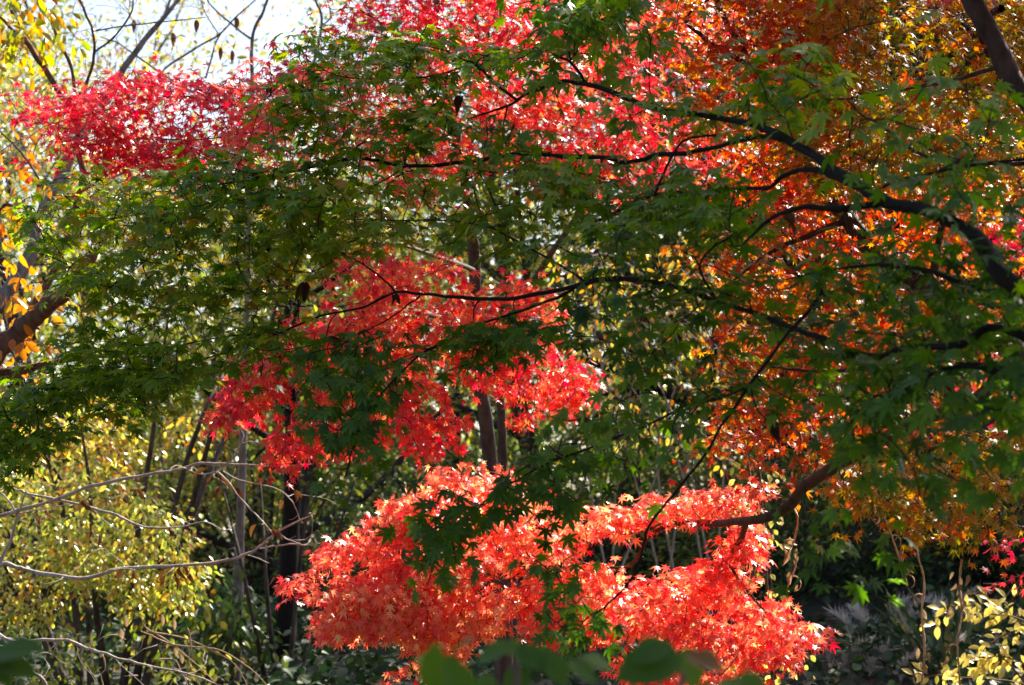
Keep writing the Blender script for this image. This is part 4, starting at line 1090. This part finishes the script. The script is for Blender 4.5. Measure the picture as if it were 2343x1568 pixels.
def twig_tangle():
    g = float(gz(1.0, 14.5))
    t = Tree('bare_thicket', (1.0, 14.5, g), 'thicket of pale arching bare twigs seen between the green branches right of the middle', 'shrub', None, B_PALE)
    for k in range(9):
        x = RNG.uniform(1250, 1750)
        y = RNG.uniform(520, 760)
        sg = RNG.choice([-1, 1], p=[.25, .75])
        bx = (1400, 1530, 1640)[k % 3] + RNG.normal(0, 14)
        rows = [(bx, 1330, 6, 14.6), (bx * .6 + x * .4 + RNG.uniform(-50, 50), 1040, 5, 14.5), (x, y + 120, 4, 14.2), (x + 40 * sg, y, 3.2, 14.1), (x + 130 * sg, y + 30, 2.6, 14.0), (x + 230 * sg, y + 130, 2, 14.0)]
        t.trace(rows, 'stem', sides=5)
    pts = sample([(1230, 560), (1700, 520), (1800, 800), (1700, 1060), (1350, 1040), (1280, 800)], 420, 14.1, 14.1, .9)
    d = t.grow(pts, rtip=.0016, slope=.0018)
    L = Leaves(OVAL)
    spray(L, pts, d, 2.5, .055, .7, .2, .7, .07)
    L.build('crown', M_YELLOW, t.o)
    t.finish('branches')


twig_tangle()


# ------------------------------------------------------------------ yellow shrub, lower left
def yellow_shrub():
    x0, y0 = -2.6, 14.2
    g = float(gz(x0, y0))
    t = Tree('yellow_shrub', (x0, y0, g), 'big sunlit shrub with yellow-green leaves behind the pale bare branches', 'shrub', None, B_FOREST)
    rs = np.random.RandomState(5)
    for k in range(9):
        a = rs.uniform(-1, 1)
        h = rs.uniform(1.6, 3.2)
        t.limb([(x0 + a * .25, y0 + rs.uniform(-.2, .2), g - .1, .03), (x0 + a * .7, y0 + rs.uniform(-.4, .4), g + h * .4, .022), (x0 + a * 1.2, y0 + rs.uniform(-.6, .6), g + h * .75, .014), (x0 + a * 1.55, y0 + rs.uniform(-.7, .7), g + h, .006)], 'stem', sides=6)
    C = dict(clump=.85, scale=1.9, spread=.11, csd=.13, soft=.04)
    R = [
        ([(-60, 1000), (120, 930), (330, 880), (460, 920), (470, 1000), (330, 1060), (100, 1080), (-60, 1080)], 130, 14.8, 15.0, 1.2, 9, .062, .66, .15, .45, C),
        ([(-60, 1060), (250, 1060), (380, 1120), (440, 1230), (470, 1330), (400, 1420), (200, 1400), (60, 1440), (-60, 1440)], 300, 14.0, 13.9, 1.2, 9, .052, .5, .2, .45, C),
        ([(120, 1180), (350, 1150), (450, 1290), (480, 1340), (420, 1400), (250, 1370), (130, 1290)], 150, 13.5, 13.5, .7, 9, .054, .4, .2, .5, C),
        ([(-60, 1400), (300, 1400), (500, 1440), (570, 1560), (500, 1640), (-60, 1640)], 130, 13.8, 13.9, 1.0, 7, .058, .32, .2, .5, C),
    ]
    foliage(t, M_YELLOW, R, OVAL, 'crown')
    t.finish('branches')
    # green shrub with some brown leaves beside it
    x0, y0 = -1.55, 14.8
    g = float(gz(x0, y0))
    t = Tree('green_shrub', (x0, y0, g), 'dull green shrub beside the dark trunk, right of the yellow shrub', 'shrub', None, B_FOREST)
    for k in range(5):
        a = rs.uniform(-1, 1)
        t.limb([(x0 + a * .1, y0, g - .1, .02), (x0 + a * .3, y0 + rs.uniform(-.3, .3), g + .7, .014), (x0 + a * .6, y0 + rs.uniform(-.3, .3), g + 1.4, .006)], 'stem', sides=6)
    R = [([(440, 1280), (540, 1340), (590, 1450), (600, 1620), (430, 1620), (440, 1450)], 80, 14.6, 14.8, .9, 9, .085, .3, .2, .6, C)]
    foliage(t, M_FOREST, R, OVAL, 'crown')
    t.finish('branches')


yellow_shrub()


# ------------------------------------------------------------------ silver grass, vines, yellow sprigs on the right
def silver_grass():
    clumps = [((3.35, 16.6), [(1950, 1410), (1985, 1395), (2005, 1415), (2040, 1380), (2060, 1400), (2085, 1375), (2100, 1395)], 'tall clump of silver grass plumes in front of the dark bank'),
              ((3.9, 16.9), [(2120, 1385), (2150, 1370), (2180, 1400), (2200, 1360), (2230, 1420)], 'thin clump of silver grass plumes behind the dried vine'),
              ((3.0, 15.2), [(1925, 1490), (1985, 1500), (1900, 1470)], 'low clump of silver grass with bent plumes beside the red foliage'),
              ((4.0, 15.0), [(2060, 1500), (2170, 1480), (2250, 1480)], 'low arching silver grass below the pale yellow sprigs')]
    for (x, y), pl, lab in clumps:
        g = float(gz(x, y))
        o = thing('silver_grass', (x, y, g), lab, 'grass clump', 'clumps of silver grass')
        L = Leaves(BLADE)
        n = 70
        a = RNG.uniform(0, 2 * math.pi, n); r = RNG.uniform(0, .25, n)
        p = np.stack([x + np.cos(a) * r, y + np.sin(a) * r, np.full(n, g)], 1)
        d = np.stack([np.cos(a) * RNG.uniform(.2, 1, n), np.sin(a) * RNG.uniform(.2, 1, n), RNG.uniform(.7, 1.5, n)], 1)
        L.add(p, d, np.stack([-np.cos(a), -np.sin(a), np.full(n, 1.)], 1), RNG.uniform(.35, .75, n), RNG.uniform(.1, 1, n))
        L.build('blades', M_GRASS, o)
        for px, py in pl:
            top = P(px, py + 70, y + RNG.uniform(-.2, .2))
            bot = np.array([x + RNG.uniform(-.15, .15), y, g])
            bend = RNG.choice([-1, 1]) * RNG.uniform(.03, .10)
            T = Tubes()
            c = spline([bot, bot * .4 + top * .6 + [0, 0, .12], top], 5)
            T.add(c, np.linspace(.006, .003, len(c)), 5)
            st = T.build('stem', M_STRAW, o)
            L = Leaves(HAIR)
            m = 150
            f = RNG.uniform(0, 1, m)
            base = top + np.stack([bend * f * f * 1.6, f * 0, f * .30 * (1 - .25 * f)], 1)
            dd = np.stack([np.sign(bend) * (.1 + .7 * f) + RNG.normal(0, .22, m), RNG.normal(0, .25, m), 2.0 - f * 1.2 + RNG.normal(0, .2, m)], 1)
            L.add(base, dd, RNG.normal(0, 1, (m, 3)), RNG.uniform(.08, .15, m), RNG.uniform(0, 1, m))
            L.build('plume', M_PLUME, o)


silver_grass()


def dried_vines():
    rows = [
        ([(1960, 1000), (1990, 1080), (2010, 1150), (2040, 1230), (2060, 1290), (2075, 1340)], 9.6, 4, 'dried vine hanging diagonally from the golden maple with shrivelled leaves'),
        ([(2105, 1030), (2108, 1150), (2100, 1260), (2112, 1330), (2108, 1420), (2115, 1500), (2100, 1620)], 9.7, 5, 'dried tan vine rising straight up in front of the silver grass'),
        ([(1810, 1080), (1815, 1150), (1825, 1190), (1815, 1240), (1805, 1265), (1820, 1290), (1800, 1350), (1805, 1400)], 9.4, 4, 'short curly dried vine hanging just right of the low red foliage'),
        ([(2200, 1280), (2195, 1330), (2200, 1400), (2190, 1480), (2200, 1620)], 10, 5, 'upright tan dead stalk right of the silver grass'),
    ]
    for pts, d, w, lab in rows:
        a = np.array([(x, y, w, d + RNG.uniform(-.1, .1)) for x, y in pts], float)
        p = P(a[:, 0], a[:, 1], a[:, 3]); r = a[:, 2] * KPX * a[:, 3] / 2
        t = Tree('dried_vine', p[0], lab, 'dried vine', 'dried vines at the right', bark_mat('dry_vine', (.2, .13, .07), (.5, .36, .2), 40))
        t.limb(np.column_stack([p, r]), 'stem', sides=6, wob=.3)
        # curls
        c = spline(p, 5)
        T = Tubes()
        for k in range(2):
            q = c[RNG.randint(2, len(c) - 2)]
            ang = np.linspace(0, RNG.uniform(3, 6), 9)
            rad = np.linspace(.028, .008, 9)
            T.add(q + np.stack([RNG.choice([-1, 1]) * (np.cos(ang) * rad - .028), np.sin(ang) * .01, np.sin(ang) * rad - ang * .008], 1), np.linspace(.004, .002, 9), 4)
        T.build('tendrils', t.bark, t.o)['kind'] = 'stuff'
        L = Leaves(WITHER)
        for k in range(16):
            q = c[RNG.randint(1, len(c))] + RNG.normal(0, .02, 3)
            L.add(q, np.array([RNG.normal(0, .4), RNG.normal(0, .4), -1]), np.array([0, -1, .3]) + RNG.normal(0, .5, 3), RNG.uniform(.03, .065), RNG.uniform(.05, .6))
        L.build('withered_foliage', M_STRAW, t.o)


dried_vines()


def yellow_sprigs():
    x0, y0 = 3.05, 12.2
    g = float(gz(x0, y0))
    t = Tree('yellow_leaf_shrub', (x0, y0, g), 'shrub with bright pale yellow leaves in rows at the bottom right corner', 'shrub', None, B_BROWN)
    base = (x0, y0, g - .05, .018)
    paths = [[(2420, 1470), (2342, 1420), (2280, 1405), (2220, 1405), (2170, 1385), (2140, 1425)],
             [(2420, 1480), (2342, 1440), (2270, 1470), (2240, 1500)],
             [(2342, 1440), (2300, 1380), (2260, 1385), (2210, 1380)],
             [(2420, 1540), (2342, 1520), (2290, 1500), (2240, 1510), (2195, 1505)],
             [(2420, 1590), (2342, 1565), (2270, 1555), (2200, 1550), (2150, 1545), (2110, 1550)],
             [(2342, 1560), (2300, 1510), (2270, 1520)]]
    L = Leaves(OVAL)
    for pth in paths:
        a = np.array([(x, y, 5 - 3.2 * i / len(pth), 12) for i, (x, y) in enumerate(pth)], float)
        p = P(a[:, 0], a[:, 1], a[:, 3] + RNG.uniform(-.15, .15)); r = a[:, 2] * KPX * 12 / 2
        rows = np.column_stack([p, r])
        t.limb(np.vstack([[base], rows]) if pth[0][0] > 2400 else rows, 'branch', sides=5)
        c = spline(p, 5)
        for q, e in zip(c, unit(np.gradient(c, axis=0))):
            for s in ((-1, 1) if RNG.rand() < .8 else ()):
                d = e * .6 + np.array([RNG.normal(0, .3), RNG.normal(-.2, .4), s * .7])
                L.add(q + RNG.normal(0, .03, 3), d, np.array([RNG.normal(0, .3), -.8, .9]), RNG.uniform(.055, .08), np.clip(RNG.normal(.5, .2), 0, 1))
    L.build('crown', M_PALE, t.o)
    # pale climbing plant on thin poles below the low red foliage
    b = P(1740, 1600, 11.2)
    g = float(gz(b[0], b[1]))
    t = Tree('pale_climber', (b[0], b[1], g), 'thin brown stems with round pale yellow leaves behind the low red foliage', 'climbing plant', None, B_BROWN)
    for rr in ([(1715, 1640, 20), (1718, 1500, 18), (1715, 1350, 17), (1722, 1240, 15), (1720, 1130, 10), (1700, 1000, 6)], [(1765, 1640, 9), (1762, 1450, 8), (1750, 1280, 7), (1742, 1150, 6), (1735, 1050, 4)], [(1775, 1640, 6), (1770, 1420, 5), (1756, 1250, 4), (1748, 1120, 3)]):
        a = np.array([(x, y, w, 11.2) for x, y, w in rr], float)
        p = P(a[:, 0], a[:, 1], a[:, 3]); r = a[:, 2] * KPX * 11.2 / 2
        t.limb(np.column_stack([p, r]), 'stem', sides=7)
    pts = sample([(1700, 1080), (1790, 1080), (1770, 1250), (1800, 1480), (1820, 1600), (1620, 1600), (1700, 1440), (1735, 1250)], 60, 11.0, 11.2, .3)
    d = t.grow(pts, rtip=.0012, slope=.001)
    L = Leaves(HEART)
    spray(L, pts, d, 4, .042, .3, .2, .7, .06)
    L.build('crown', M_PALE, t.o)
    t.finish()


yellow_sprigs()


# ------------------------------------------------------------------ out-of-focus leaves close to the camera
def near_shrub():
    g = 0.0
    b = P(1250, 2300, 2.45)
    t = Tree('broadleaf_shrub', (b[0], b[1], 0), 'blurred broad green leaves of a near shrub along the bottom middle', 'shrub', None, B_BROWN)
    tops = [(1010, 1520), (1180, 1480), (1430, 1560), (1560, 1500), (1700, 1600)]
    for x, y in tops:
        q = P(x, y + 40, 2.45)
        t.limb([(b[0], b[1], -.05, .012), ((b[0] + q[0]) / 2, b[1] - .05, q[2] * .55, .009), (q[0], q[1], q[2], .004)], 'stem', sides=6)
    # each leaf: base point, tip point, size, hue
    rows = [((1010, 1600), (985, 1470), .30, 2.8, -.3), ((1040, 1500), (1010, 1560), .3, 3.0, .2), ((1035, 1490), (1080, 1452), .2, 3.0, .4), ((1090, 1515), (1180, 1465), .35, 3.0, .5), ((1060, 1620), (1030, 1500), .3, 2.7, .0), ((1180, 1480), (1250, 1530), .1, 3.0, -.2), ((1240, 1490), (1300, 1570), .3, 3.0, -.1), ((1170, 1500), (1175, 1450), .6, 3.1, .0), ((1120, 1540), (1100, 1610), .4, 2.9, .3), ((1000, 1540), (955, 1500), .75, 2.9, .4), ((1210, 1530), (1150, 1590), .2, 3.0, .2), ((1300, 1510), (1370, 1560), .35, 2.95, .3), ((1400, 1530), (1330, 1500), .5, 3.0, -.3), ((1500, 1500), (1440, 1570), .3, 3.0, .4), ((1640, 1560), (1720, 1580), .4, 2.8, .3),
            ((1560, 1500), (1400, 1545), .15, 2.9, .5), ((1530, 1470), (1440, 1510), .2, 2.9, .2), ((1480, 1465), (1560, 1520), .1, 3.0, .1), ((1570, 1480), (1590, 1580), .6, 3.0, .0), ((1570, 1495), (1660, 1530), .99, 2.7, .3), ((1690, 1540), (1760, 1600), .45, 2.7, -.2), ((1610, 1560), (1650, 1620), .5, 2.7, 0), ((1415, 1405), (1440, 1385), .3, 3.1, .2)]
    for (x0, y0), (x1, y1), c, d, tw in rows:
        d -= .35
        p0, p1 = P(x0, y0, d), P(x1, y1, d - .03)
        L = Leaves(BROAD)
        s = np.linalg.norm(p1 - p0) * .95
        L.add(p0, p1 - p0, np.array([tw, -.75, .8]), s, c)
        L.build('leaf', M_BROAD, t.o)
    b = P(-40, 2300, 2.3)
    t2 = Tree('broadleaf_sapling', (b[0], b[1], 0), 'blurred dark leaves of a near sapling at the bottom left corner', 'shrub', None, B_BROWN)
    q = P(-20, 1520, 2.3)
    t2.limb([(b[0], b[1], -.05, .012), ((b[0] + q[0]) / 2 - .03, b[1], q[2] * .5, .009), (q[0], q[1], q[2], .005)], 'stem', sides=6)
    for (x0, y0), (x1, y1), c, tw in (((-20, 1500), (75, 1478), .1, .3), ((-10, 1520), (70, 1535), .3, -.2), ((-20, 1500), (20, 1560), .3, .2)):
        p0, p1 = P(x0, y0, 2.3), P(x1, y1, 2.28)
        L = Leaves(BROAD)
        L.add(p0, p1 - p0, np.array([tw, -.6, .8]), np.linalg.norm(p1 - p0) * 1.2, c)
        L.build('leaf', M_BROAD, t2.o)


near_shrub()


def tag_plate():
    """small white plant label leaning on a thin stake"""
    m, nt, out = new_mat('white_plastic')
    pb = nt.nodes.new('ShaderNodeBsdfPrincipled')
    pb.inputs['Base Color'].default_value = (.78, .79, .82, 1)
    pb.inputs['Roughness'].default_value = .45
    nt.links.new(pb.outputs[0], out.inputs[0])
    d = 11.8
    c = P(1057, 1540, d)
    g = float(gz(c[0], c[1]))
    o = thing('plant_label', (c[0], c[1], g), 'small tilted white plant label low in the dark gap under the red foliage', 'label')
    w, h, th = 18 * KPX * d / 2, 42 * KPX * d / 2, .003
    a = math.radians(-16)
    R = np.array([[math.cos(a), 0, math.sin(a)], [0, 1, 0], [-math.sin(a), 0, math.cos(a)]])
    r = .008
    prof = []
    for sx, sz, a0 in ((1, 1, 0), (-1, 1, 90), (-1, -1, 180), (1, -1, 270)):
        for k in range(4):
            an = math.radians(a0 + k * 30)
            prof.append((sx * (w - r) + r * math.cos(an), sz * (h - r) + r * math.sin(an)))
    n = len(prof)
    V = np.array([(x, -th, z) for x, z in prof] + [(x, th, z) for x, z in prof])
    V = V @ R.T + c
    side = np.array([(i, (i + 1) % n, n + (i + 1) % n, n + i) for i in range(n)])
    link_mesh('plate', V, [np.array([list(range(n))[::-1]]), np.array([list(range(n, 2 * n))]), side], m, o, smooth=False)
    T = Tubes()
    T.add(spline([(c[0] + .08, c[1] + .012, g - .05), (c[0] + .04, c[1] + .012, (g + c[2]) / 2), c + [0, .012, 0]], 4), np.full(9, .005), 6)
    T.build('stake', B_BROWN, o)


tag_plate()
